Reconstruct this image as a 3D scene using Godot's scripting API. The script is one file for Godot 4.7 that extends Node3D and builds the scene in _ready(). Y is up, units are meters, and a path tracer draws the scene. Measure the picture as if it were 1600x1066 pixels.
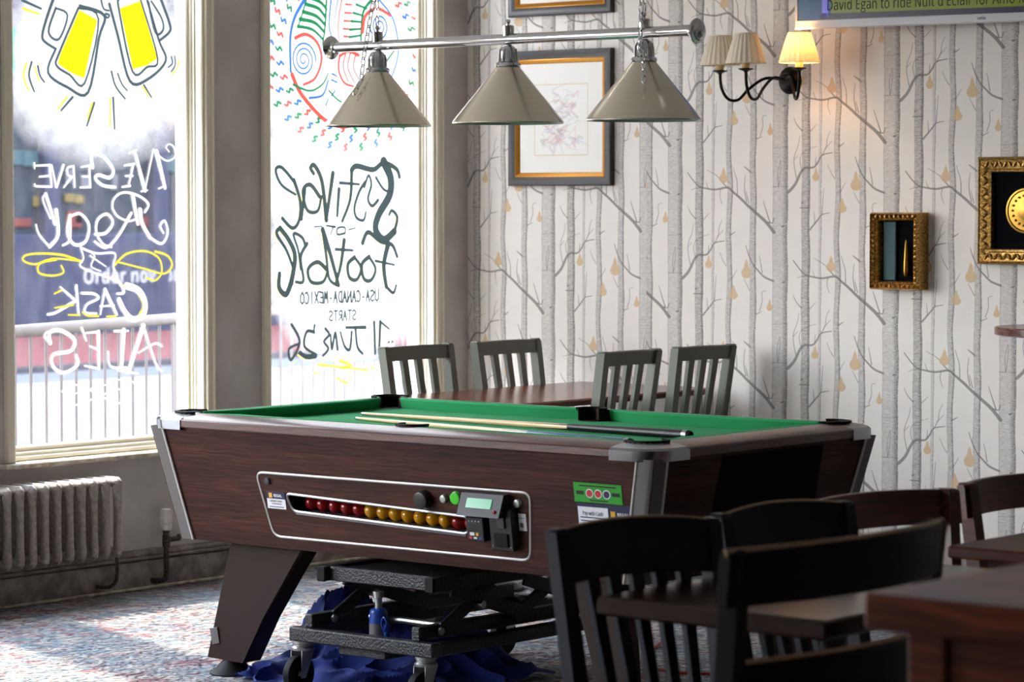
extends Node3D
# A pub corner: pool table between painted windows and birch-tree wallpaper.
# Origin: floor under the near left corner of the pool table. x runs along the table towards the right, z towards the room.

const WALL_X := -1.53      # face of the window wall
const WALL_Z := -3.48      # face of the papered wall
const CEILING := 3.1

class MB:
	# collects flat triangles; mesh() smooths across edges flatter than the given angle
	var v := PackedVector3Array()
	var u := PackedVector2Array()
	var crease := 0.77
	func tri(a: Vector3, b: Vector3, c: Vector3, out: Vector3, ua := Vector2.ZERO, ub := Vector2.ZERO, uc := Vector2.ZERO) -> void:
		var n := (b - a).cross(c - a)
		if n.length_squared() < 1e-16:
			return
		if n.dot(out) > 0.0:
			v.append_array(PackedVector3Array([a, c, b]))
			u.append_array(PackedVector2Array([ua, uc, ub]))
		else:
			v.append_array(PackedVector3Array([a, b, c]))
			u.append_array(PackedVector2Array([ua, ub, uc]))
	func quad(a: Vector3, b: Vector3, c: Vector3, d: Vector3, out: Vector3) -> void:
		tri(a, b, c, out, Vector2(0, 1), Vector2(1, 1), Vector2(1, 0))
		tri(a, c, d, out, Vector2(0, 1), Vector2(1, 0), Vector2(0, 0))
	func mesh() -> ArrayMesh:
		var count := v.size()
		var face := PackedVector3Array()
		face.resize(count / 3)
		var at := {}
		for i in count / 3:
			var n := -(v[i * 3 + 1] - v[i * 3]).cross(v[i * 3 + 2] - v[i * 3])
			face[i] = n
			for k in 3:
				var key := Vector3i((v[i * 3 + k] * 20000.0).round())
				if at.has(key):
					at[key].append(i)
				else:
					at[key] = [i]
		var normals := PackedVector3Array()
		normals.resize(count)
		for i in count / 3:
			var fn := face[i].normalized()
			for k in 3:
				var key := Vector3i((v[i * 3 + k] * 20000.0).round())
				var sum := Vector3.ZERO
				for j in at[key]:
					if face[j].normalized().dot(fn) > crease:
						sum += face[j]
				normals[i * 3 + k] = sum.normalized() if sum.length_squared() > 1e-20 else fn
		var arrays := []
		arrays.resize(Mesh.ARRAY_MAX)
		arrays[Mesh.ARRAY_VERTEX] = v
		arrays[Mesh.ARRAY_NORMAL] = normals
		arrays[Mesh.ARRAY_TEX_UV] = u
		var m := ArrayMesh.new()
		m.add_surface_from_arrays(Mesh.PRIMITIVE_TRIANGLES, arrays)
		return m

var M := {}
var taken := {}

# ---------------------------------------------------------------- shapes
func tf(p: Vector3, turn := Vector3.ZERO) -> Transform3D:
	return Transform3D(Basis.from_euler(turn), p)

func box(m: MB, p: Vector3, s: Vector3, bev := 0.002, turn := Basis()) -> void:
	var h := s / 2.0
	var b: float = minf(bev, minf(h.x, minf(h.y, h.z)) * 0.98)
	var at := func(axis: int, sx: float, sy: float, sz: float) -> Vector3:
		var q := Vector3(sx * (h.x - b), sy * (h.y - b), sz * (h.z - b))
		q[axis] = [sx * h.x, sy * h.y, sz * h.z][axis]
		return p + turn * q
	for axis in 3:
		var a1 := (axis + 1) % 3
		var a2 := (axis + 2) % 3
		for s0: float in [-1.0, 1.0]:
			var ring := []
			for k: Vector2 in [Vector2(-1, -1), Vector2(1, -1), Vector2(1, 1), Vector2(-1, 1)]:
				var sg := [0.0, 0.0, 0.0]
				sg[axis] = s0
				sg[a1] = k.x
				sg[a2] = k.y
				ring.append(at.call(axis, sg[0], sg[1], sg[2]))
			var out := Vector3.ZERO
			out[axis] = s0
			m.quad(ring[0], ring[1], ring[2], ring[3], turn * out)
			# edges between face axis and a1
			if b > 0.0:
				for s1: float in [-1.0, 1.0]:
					var e := []
					for k: float in [-1.0, 1.0]:
						var sg := [0.0, 0.0, 0.0]
						sg[axis] = s0
						sg[a1] = s1
						sg[a2] = k
						e.append(at.call(axis, sg[0], sg[1], sg[2]))
						e.append(at.call(a1, sg[0], sg[1], sg[2]))
					var eo := Vector3.ZERO
					eo[axis] = s0
					eo[a1] = s1
					m.quad(e[0], e[1], e[3], e[2], turn * eo)
	if b > 0.0:
		for sx: float in [-1.0, 1.0]:
			for sy: float in [-1.0, 1.0]:
				for sz: float in [-1.0, 1.0]:
					m.tri(at.call(0, sx, sy, sz), at.call(1, sx, sy, sz), at.call(2, sx, sy, sz), turn * Vector3(sx, sy, sz))

func bar(m: MB, a: Vector3, b: Vector3, w: float, t: float, side := Vector3.UP, bev := 0.002) -> void:
	# a beam from a to b; w along side, t across it
	var d := (b - a).normalized()
	var sd := (side - d * side.dot(d)).normalized()
	box(m, (a + b) / 2.0, Vector3(a.distance_to(b), w, t), bev, Basis(d, sd, d.cross(sd)))

func tube(m: MB, pts: Array, r, sides := 10, caps := true) -> void:
	var rings := []
	var side := Vector3.ZERO
	for i in pts.size():
		var d: Vector3 = (pts[mini(i + 1, pts.size() - 1)] - pts[maxi(i - 1, 0)]).normalized()
		if side == Vector3.ZERO:
			side = d.cross(Vector3.UP if absf(d.y) < 0.9 else Vector3.RIGHT).normalized()
		side = (side - d * side.dot(d)).normalized()
		var up := d.cross(side)
		var rad: float = r[i] if r is Array else r
		var ring := []
		for k in sides:
			var t := TAU * k / sides
			ring.append(pts[i] + (side * cos(t) + up * sin(t)) * rad)
		rings.append(ring)
	for i in pts.size() - 1:
		for k in sides:
			var k2 := (k + 1) % sides
			var out: Vector3 = rings[i][k] + rings[i + 1][k2] - pts[i] - pts[i + 1]
			m.quad(rings[i][k], rings[i][k2], rings[i + 1][k2], rings[i + 1][k], out)
	if caps:
		for e in [0, pts.size() - 1]:
			var out: Vector3 = pts[e] - pts[1 if e == 0 else e - 1]
			for k in sides:
				m.tri(pts[e], rings[e][k], rings[e][(k + 1) % sides], out)

func lathe(m: MB, prof: Array, x := Transform3D(), sides := 24, pleats := 0, depth := 0.0) -> void:
	# prof: Vector2(radius, height); the profile runs so that its outside is on its right when going up
	for i in prof.size() - 1:
		var a: Vector2 = prof[i]
		var b: Vector2 = prof[i + 1]
		var nrm := Vector2(b.y - a.y, a.x - b.x)
		for k in sides:
			var t0 := TAU * k / sides
			var t1 := TAU * (k + 1) / sides
			var r0 := 1.0
			var r1 := 1.0
			if pleats:
				r0 = 1.0 - depth * (0.5 + 0.5 * cos(t0 * pleats))
				r1 = 1.0 - depth * (0.5 + 0.5 * cos(t1 * pleats))
			var d0 := Vector3(cos(t0), 0, sin(t0))
			var d1 := Vector3(cos(t1), 0, sin(t1))
			var out := (d0 + d1) / 2.0 * nrm.x + Vector3.UP * nrm.y
			var y0 := Vector3.UP * a.y
			var y1 := Vector3.UP * b.y
			m.quad(x * (d0 * a.x * r0 + y0), x * (d1 * a.x * r1 + y0), x * (d1 * b.x * r1 + y1), x * (d0 * b.x * r0 + y1), x.basis * out)

func ball(m: MB, p: Vector3, r: Vector3, sides := 14) -> void:
	var prof := []
	for i in sides / 2 + 1:
		var t := -PI / 2 + PI * i / (sides / 2)
		prof.append(Vector2(cos(t), sin(t)))
	lathe(m, prof, Transform3D(Basis.from_scale(r), p), sides)

func prism(m: MB, poly: PackedVector2Array, z0: float, z1: float, x := Transform3D(), bev := 0.0) -> void:
	# polygon in local xy, thick along local z
	var area := 0.0
	for i in poly.size():
		area += poly[i].cross(poly[(i + 1) % poly.size()])
	if area < 0.0:
		poly = poly.duplicate()
		poly.reverse()
	var n := poly.size()
	var inner := PackedVector2Array()
	for i in n:
		var d0 := (poly[i] - poly[(i + n - 1) % n]).normalized()
		var d1 := (poly[(i + 1) % n] - poly[i]).normalized()
		var n0 := Vector2(d0.y, -d0.x)
		var n1 := Vector2(d1.y, -d1.x)
		inner.append(poly[i] - (n0 + n1) / maxf(1.0 + n0.dot(n1), 0.4) * bev)
	var lo := minf(z0, z1)
	var hi := maxf(z0, z1)
	var ix := Geometry2D.triangulate_polygon(inner)
	for t in range(0, ix.size(), 3):
		for z: float in [lo, hi]:
			var c := func(k: int) -> Vector3: return x * Vector3(inner[ix[t + k]].x, inner[ix[t + k]].y, z)
			m.tri(c.call(0), c.call(1), c.call(2), x.basis * Vector3(0, 0, -1.0 if z == lo else 1.0), inner[ix[t]], inner[ix[t + 1]], inner[ix[t + 2]])
	for i in n:
		var j := (i + 1) % n
		var d := (poly[j] - poly[i]).normalized()
		var out := x.basis * Vector3(d.y, -d.x, 0)
		var P := func(q: Vector2, z: float) -> Vector3: return x * Vector3(q.x, q.y, z)
		m.quad(P.call(poly[i], lo + bev), P.call(poly[j], lo + bev), P.call(poly[j], hi - bev), P.call(poly[i], hi - bev), out)
		if bev > 0.0:
			m.quad(P.call(poly[i], lo + bev), P.call(poly[j], lo + bev), P.call(inner[j], lo), P.call(inner[i], lo), out - x.basis.z)
			m.quad(P.call(poly[i], hi - bev), P.call(poly[j], hi - bev), P.call(inner[j], hi), P.call(inner[i], hi), out + x.basis.z)

func slab(m: MB, near: Array, far: Array) -> void:
	# a solid between two quads whose corners run the same way round
	var c := Vector3.ZERO
	for q: Vector3 in near + far:
		c += q / 8.0
	m.quad(near[0], near[1], near[2], near[3], near[0] + near[2] - c * 2.0)
	m.quad(far[0], far[1], far[2], far[3], far[0] + far[2] - c * 2.0)
	for i in 4:
		var j := (i + 1) % 4
		m.quad(near[i], near[j], far[j], far[i], near[i] + far[j] - c * 2.0)

func loft(m: MB, rings: Array, closed := true, caps := false) -> void:
	for i in rings.size() - 1:
		var n: int = rings[i].size()
		var c := Vector3.ZERO
		for q: Vector3 in rings[i] + rings[i + 1]:
			c += q / (2.0 * n)
		for k in (n if closed else n - 1):
			var k2 := (k + 1) % n
			m.quad(rings[i][k], rings[i][k2], rings[i + 1][k2], rings[i + 1][k], (rings[i][k] + rings[i + 1][k2]) / 2.0 - c)
	if caps:
		for e in [0, rings.size() - 1]:
			var c := Vector3.ZERO
			for q: Vector3 in rings[e]:
				c += q / rings[e].size()
			var out: Vector3 = rings[e][0] - rings[1 if e == 0 else e - 1][0]
			for k in rings[e].size():
				m.tri(c, rings[e][k], rings[e][(k + 1) % rings[e].size()], out)

func framing(m: MB, w: float, h: float, prof: Array, x: Transform3D) -> void:
	# a mitred frame in local xy round the origin; prof: Vector2(distance in from the outer edge, height above the wall)
	var corner := func(k: int, p: Vector2) -> Vector3:
		var sx: float = [-1, 1, 1, -1][k]
		var sy: float = [-1, -1, 1, 1][k]
		return x * Vector3(sx * (w / 2 - p.x), sy * (h / 2 - p.x), p.y)
	for i in prof.size() - 1:
		var a: Vector2 = prof[i]
		var b: Vector2 = prof[i + 1]
		for k in 4:
			var k2 := (k + 1) % 4
			var inward := Vector3([0, -1, 0, 1][k], [1, 0, -1, 0][k], 0)
			var out := x.basis * (inward * -(b.y - a.y) + Vector3(0, 0, b.x - a.x))
			m.quad(corner.call(k, a), corner.call(k2, a), corner.call(k2, b), corner.call(k, b), out)

func curve(pts: Array, steps := 6) -> Array:
	# Catmull-Rom through the points
	var out := []
	for i in pts.size() - 1:
		var p0 = pts[maxi(i - 1, 0)]
		var p1 = pts[i]
		var p2 = pts[i + 1]
		var p3 = pts[mini(i + 2, pts.size() - 1)]
		for k in steps:
			var t := float(k) / steps
			out.append(0.5 * (2.0 * p1 + (p2 - p0) * t + (2.0 * p0 - 5.0 * p1 + 4.0 * p2 - p3) * t * t + (3.0 * p1 - p0 - 3.0 * p2 + p3) * t * t * t))
	out.append(pts[-1])
	return out

# ---------------------------------------------------------------- nodes
func numbered(called: String) -> String:
	var k: int = taken.get(called, 0)
	taken[called] = k + 1
	return called if k == 0 else "%s_%03d" % [called, k]

func obj(called: String, m, mat: Material, parent: Node3D = null) -> MeshInstance3D:
	var o := MeshInstance3D.new()
	o.mesh = m.mesh() if m is MB else m
	o.material_override = mat
	if parent == null:
		o.name = numbered(called)
		add_child(o)
	else:
		o.name = called
		var k := 0
		while parent.has_node(NodePath(o.name)):
			k += 1
			o.name = "%s_%03d" % [called, k]
		parent.add_child(o, true)
	return o

func tag(o: Node3D, label: String, category: String, group := "", kind := "") -> Node3D:
	o.set_meta("label", label)
	o.set_meta("category", category)
	if group:
		o.set_meta("group", group)
	if kind:
		o.set_meta("kind", kind)
	return o

func thing(called: String, label: String, category: String, at := Vector3.ZERO, turn := 0.0, group := "", kind := "") -> Node3D:
	var o := Node3D.new()
	o.name = numbered(called)
	add_child(o)
	o.position = at
	o.rotation.y = turn
	return tag(o, label, category, group, kind)

func copy(o: Node3D, at: Vector3, turn: float, label: String) -> Node3D:
	var c: Node3D = o.duplicate()
	c.name = numbered(String(o.name).get_slice("_0", 0))
	add_child(c)
	c.position = at
	c.rotation.y = turn
	c.set_meta("label", label)
	return c

func part(called: String, parent: Node3D, mat: Material, p: Vector3, s: Vector3, bev := 0.003) -> MeshInstance3D:
	var m := MB.new()
	box(m, p, s, bev)
	return obj(called, m, mat, parent)

func words(text: String, height: float, mat: Material, parent: Node3D, x: Transform3D, font := "Droid Sans", weight := 400, width := 0.0) -> MeshInstance3D:
	var f := SystemFont.new()
	f.font_names = PackedStringArray([font])
	f.font_weight = weight
	var t := TextMesh.new()
	t.font = f
	t.font_size = 64
	t.text = text
	t.depth = 0.02
	t.pixel_size = height / 64.0
	t.curve_step = 4.0
	var o := obj("lettering", t, mat, parent)
	var wide: float = t.get_aabb().size.x
	var k := width / wide if width > 0.0 and wide > 0.0 else 1.0
	o.transform = x * Transform3D(Basis.from_scale(Vector3(k, 1, 0.02)), Vector3.ZERO)
	return o

# ---------------------------------------------------------------- materials and textures
func mat(called: String, c: Color, rough := 0.6, metal := 0.0, tex: Texture2D = null, tile := Vector3.ZERO) -> StandardMaterial3D:
	var s := StandardMaterial3D.new()
	s.resource_name = called
	s.albedo_color = c
	s.roughness = rough
	s.metallic = metal
	if tex:
		s.albedo_texture = tex
		if tile != Vector3.ZERO:
			s.uv1_triplanar = true
			s.uv1_scale = tile
			s.uv1_triplanar_sharpness = 8.0
	M[called] = s
	return s

func noise(sd: int, freq: float, oct := 3) -> FastNoiseLite:
	var f := FastNoiseLite.new()
	f.seed = sd
	f.noise_type = FastNoiseLite.TYPE_SIMPLEX_SMOOTH
	f.frequency = freq
	f.fractal_octaves = oct
	return f

func picture(w: int, h: int, bytes: PackedByteArray, alpha := false) -> ImageTexture:
	return ImageTexture.create_from_image(Image.create_from_data(w, h, false, Image.FORMAT_RGBA8 if alpha else Image.FORMAT_RGB8, bytes))

func put_rgb(b: PackedByteArray, i: int, c: Color) -> void:
	b[i] = int(clampf(c.r, 0, 1) * 255)
	b[i + 1] = int(clampf(c.g, 0, 1) * 255)
	b[i + 2] = int(clampf(c.b, 0, 1) * 255)

func wood(sd: int, dark: Color, light: Color, streak := 60.0, swirl := 1.0) -> ImageTexture:
	# grain along u
	var n := 512
	var b := PackedByteArray()
	b.resize(n * n * 3)
	var f := noise(sd, 1.0, 3)
	var g := noise(sd + 7, 1.0, 2)
	for y in n:
		for x in n:
			var u := x / float(n)
			var t := y / float(n)
			# the sample points run round a circle so that the tile repeats
			var a := Vector3(cos(u * TAU), sin(u * TAU), t * 6.0)
			var warp := f.get_noise_3dv(a * 0.5) * swirl
			var fine := g.get_noise_3d(a.x * 0.6, a.y * 0.6, (t + warp * 0.06) * streak)
			var broad := sin((t * 7.0 + warp * 1.6) * TAU) * 0.5
			var k := clampf(0.5 + fine * 0.62 + broad * 0.26, 0, 1)
			put_rgb(b, (y * n + x) * 3, dark.lerp(light, k))
	return picture(n, n, b)

func speckle(sd: int, a: Color, c: Color, freq: float, oct := 4, gain := 1.2) -> NoiseTexture2D:
	var t := NoiseTexture2D.new()
	t.width = 512
	t.height = 512
	t.seamless = true
	t.noise = noise(sd, freq, oct)
	var r := Gradient.new()
	r.set_color(0, a)
	r.set_color(1, c)
	r.set_offset(0, 0.5 - 0.5 / gain)
	r.set_offset(1, 0.5 + 0.5 / gain)
	t.color_ramp = r
	return t

func relief(sd: int, freq: float, strength := 4.0) -> NoiseTexture2D:
	var t := NoiseTexture2D.new()
	t.width = 512
	t.height = 512
	t.seamless = true
	t.as_normal_map = true
	t.bump_strength = strength
	t.noise = noise(sd, freq, 4)
	return t

class Canvas:
	# a painter's sheet: colour and cover per pixel, in millimetres of the real thing
	var w: int
	var h: int
	var k: float
	var rgb := PackedFloat32Array()
	var cover := PackedFloat32Array()
	var lift := Vector2.ZERO
	func _init(mm_w: float, mm_h: float, per_mm: float, base: Color, base_cover: float) -> void:
		w = int(mm_w * per_mm)
		h = int(mm_h * per_mm)
		k = per_mm
		rgb.resize(w * h * 3)
		cover.resize(w * h)
		cover.fill(base_cover)
		for i in w * h:
			rgb[i * 3] = base.r
			rgb[i * 3 + 1] = base.g
			rgb[i * 3 + 2] = base.b
	func dab(i: int, c: Color, a: float) -> void:
		var old := cover[i]
		var now := a + old * (1.0 - a)
		if now <= 0.0:
			return
		for q in 3:
			rgb[i * 3 + q] = (c[q] * a + rgb[i * 3 + q] * old * (1.0 - a)) / now
		cover[i] = now
	func stroke(pts: Array, w0: float, w1: float, c: Color, a: float, wrap := Vector2i.ZERO) -> void:
		# each pixel takes the deepest cover of the whole stroke once
		var hit := {}
		for s in pts.size() - 1:
			var p: Vector2 = (pts[s] + lift) * k
			var q: Vector2 = (pts[s + 1] + lift) * k
			var ra := lerpf(w0, w1, s / float(pts.size() - 1)) * k / 2.0
			var rb := lerpf(w0, w1, (s + 1) / float(pts.size() - 1)) * k / 2.0
			var r := maxf(ra, rb) + 1.0
			var d := q - p
			var l2 := maxf(d.length_squared(), 1e-6)
			for y in range(floori(minf(p.y, q.y) - r), ceili(maxf(p.y, q.y) + r) + 1):
				for x in range(floori(minf(p.x, q.x) - r), ceili(maxf(p.x, q.x) + r) + 1):
					var t := clampf((Vector2(x, y) - p).dot(d) / l2, 0, 1)
					var inside := clampf(lerpf(ra, rb, t) + 0.5 - Vector2(x, y).distance_to(p + d * t), 0, 1)
					if inside <= 0.0:
						continue
					var xx := x
					var yy := y
					if wrap != Vector2i.ZERO:
						xx = posmod(x, wrap.x)
						yy = posmod(y, wrap.y)
					elif x < 0 or y < 0 or x >= w or y >= h:
						continue
					var i := yy * w + xx
					hit[i] = maxf(hit.get(i, 0.0), inside)
		for i in hit:
			dab(i, c, hit[i] * a)
	func fill(poly: PackedVector2Array, c: Color, a: float, mottle: FastNoiseLite = null) -> void:
		poly = poly.duplicate()
		for i in poly.size():
			poly[i] += lift
		var lo := poly[0]
		var hi := poly[0]
		for p in poly:
			lo = lo.min(p)
			hi = hi.max(p)
		for y in range(maxi(int(lo.y * k), 0), mini(int(hi.y * k) + 1, h)):
			for x in range(maxi(int(lo.x * k), 0), mini(int(hi.x * k) + 1, w)):
				if Geometry2D.is_point_in_polygon(Vector2(x, y) / k, poly):
					dab(y * w + x, c.darkened(clampf(mottle.get_noise_2d(x, y) * 0.16, 0, 0.16)) if mottle else c, a)
	func texture(with_cover: bool) -> ImageTexture:
		var n := 4 if with_cover else 3
		var b := PackedByteArray()
		b.resize(w * h * n)
		for i in w * h:
			for q in 3:
				b[i * n + q] = int(clampf(rgb[i * 3 + q], 0, 1) * 255)
			if with_cover:
				b[i * n + 3] = int(clampf(cover[i], 0, 1) * 255)
		return ImageTexture.create_from_image(Image.create_from_data(w, h, false, Image.FORMAT_RGBA8 if with_cover else Image.FORMAT_RGB8, b))

func points(text: String) -> Array:
	var out := []
	for p in text.split(" ", false):
		var xy := p.split(",")
		out.append(Vector2(float(xy[0]), float(xy[1])))
	return out

const MUGS_PAINT := [
	"g8.5 441,91 571,122 542,214 481,435 371,417 270,362 311,267",
	"g8.5 302,67 263,152 241,219 259,244 311,267",
	"g6.8 313,106 274,201 328,228 374,131 313,106",
	"g6.8 432,100 330,281 314,332 383,367 463,398 540,138 432,100",
	"Y0.9 438,106 533,143 461,379 394,360 321,326 336,285",
	"Y0.9 657,89 771,54 864,285 807,314 727,333",
	"g6.8 652,53 651,91 725,343 807,321 866,286 771,47",
	"g8.5 600,76 645,201 710,382 806,373 911,293 873,209 809,49",
	"g6.8 815,57 855,179 897,166 889,118 832,52",
	"g8.5 886,40 934,137 934,172 881,208",
	"g6.0 554,58 568,95 597,102",
	"g6.0 580,115 599,120 590,131 577,123",
	"g6.0 185,324 171,378 197,439",
	"g6.0 217,339 228,376 250,400",
	"g6.0 609,347 631,405 683,455",
	"g5.1 643,354 666,396 695,421",
	"g6.8 398,456 337,510",
	"g6.8 514,476 474,568",
	"g6.8 617,453 624,577",
	"g6.0 788,396 829,444",
	"g5.1 944,275 949,301 925,319",
	"g5.1 964,272 965,309 943,335",
	"g6.8 139,84 236,112",
	"y6.8 158,329 143,379 168,436",
	"y6.0 201,344 223,398",
	"y6.8 368,457 320,506",
	"y6.8 503,477 475,545",
	"y6.8 601,456 597,568",
	"y6.0 780,401 817,446",
	"y6.8 986,286 979,317 949,344",
	"y6.8 144,116 225,133",
	"m20.4 89,209 78,275 88,356",
	"w15.3 857,668 904,815",
	"w6.0 839,659 791,826",
	"w13.6 791,826 734,666",
	"w5.1 704,675 748,661",
	"w5.1 770,831 805,826",
	"w5.1 868,819 907,807",
	"w5.1 842,659 881,690 922,704 961,686 956,647 929,635 911,648 929,667",
	"w7.7 731,719 677,726",
	"w7.7 726,721 700,809",
	"w7.7 721,767 684,769",
	"w7.7 707,808 665,813",
	"w11.9 503,734 500,683 549,685 594,716 617,750 594,776 537,765 519,780 559,807 625,814",
	"w7.7 486,728 491,814",
	"w6.8 486,728 442,734",
	"w6.8 488,772 448,772",
	"w6.8 491,814 436,816",
	"w7.7 401,731 407,814",
	"w6.8 401,731 370,738 372,766 403,774",
	"w6.8 390,776 349,816",
	"w8.5 348,728 312,815",
	"w6.8 309,815 286,728",
	"w8.5 275,728 285,813",
	"w6.8 275,728 197,731",
	"w6.8 277,770 222,774",
	"w6.8 285,813 204,812 197,804",
	"w6.0 195,721 197,742",
	"w7.7 790,915 809,882 755,849 674,835 622,858 611,897 641,933 698,952 743,942",
	"w13.6 723,848 749,964",
	"w15.2 763,908 773,960 817,1020",
	"w8.5 817,1020 883,1046 918,1002 902,953 876,972 894,1002",
	"w9.5 713,920 641,1012 573,1059 513,1034",
	"w9.5 517,1004 573,999 612,957 579,923 530,946 522,997 557,1044 602,1056",
	"w10.4 382,928 367,995 403,1044 464,1032 482,966 435,921 382,932",
	"w8.5 382,928 379,1023 341,1047",
	"w11.9 254,844 275,894 301,962",
	"w13.3 308,907 317,1004 272,1052",
	"w6.6 272,1052 219,1003 202,964",
	"w6.0 254,844 239,865 277,940",
	"y6.6 443,1114 343,1086 233,1078 150,1083 135,1104 196,1120 294,1099 443,1112",
	"y6.6 306,1103 222,1116 215,1153 281,1167 343,1156 333,1127",
	"y6.6 621,1130 686,1086 790,1076 869,1108 882,1166 842,1198 792,1183",
	"y6.6 846,1078 917,1097 941,1138 895,1170 790,1149 634,1117",
	"w6.6 437,1057 519,1081 621,1083 613,1135 633,1188 546,1169 436,1133 451,1099 437,1057",
	"w4.7 487,1090 572,1135",
	"w4.7 484,1072 511,1093 493,1133 544,1153",
	"y8.5 659,1215 737,1238 778,1297 749,1342",
	"w20.9 685,1216 750,1236 786,1283 778,1335 722,1354 677,1324 643,1272",
	"w9.5 640,1193 671,1241 633,1247",
	"w12.3 566,1229 629,1331",
	"w7.6 566,1229 540,1328",
	"w6.6 614,1294 540,1296",
	"w8.5 442,1240 505,1244 530,1263 469,1286 459,1318 519,1324",
	"w9.5 412,1210 423,1321",
	"w7.6 411,1271 327,1213",
	"w9.5 401,1273 304,1313 260,1320",
	"y5.7 622,1338 574,1338",
	"y5.7 529,1335 469,1331 444,1316",
	"y5.7 428,1328 368,1325",
	"y5.7 394,1286 297,1295",
	"y5.7 332,1226 295,1239",
	"w17.1 777,1383 692,1570",
	"w8.5 777,1383 846,1540 882,1573",
	"w7.6 880,1469 840,1458 750,1492",
	"w7.6 640,1560 747,1578",
	"w15.2 668,1397 656,1542",
	"w7.6 616,1399 693,1400",
	"w7.6 682,1550 594,1541 582,1481",
	"w12.3 529,1399 530,1548",
	"w7.6 529,1399 460,1401",
	"w7.6 528,1472 483,1455",
	"w7.6 533,1548 454,1533",
	"w8.5 440,1381 463,1431",
	"w12.3 272,1434 269,1392 330,1387 400,1427 379,1470 288,1481 285,1527 341,1556 416,1527 409,1489",
	"w6.6 272,1434 242,1407 254,1389",
	"w3.8 332,1631 401,1606 527,1652 629,1693 696,1668 645,1637 526,1661 412,1689 350,1662 403,1642 565,1616 681,1595 762,1645",
]
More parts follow.
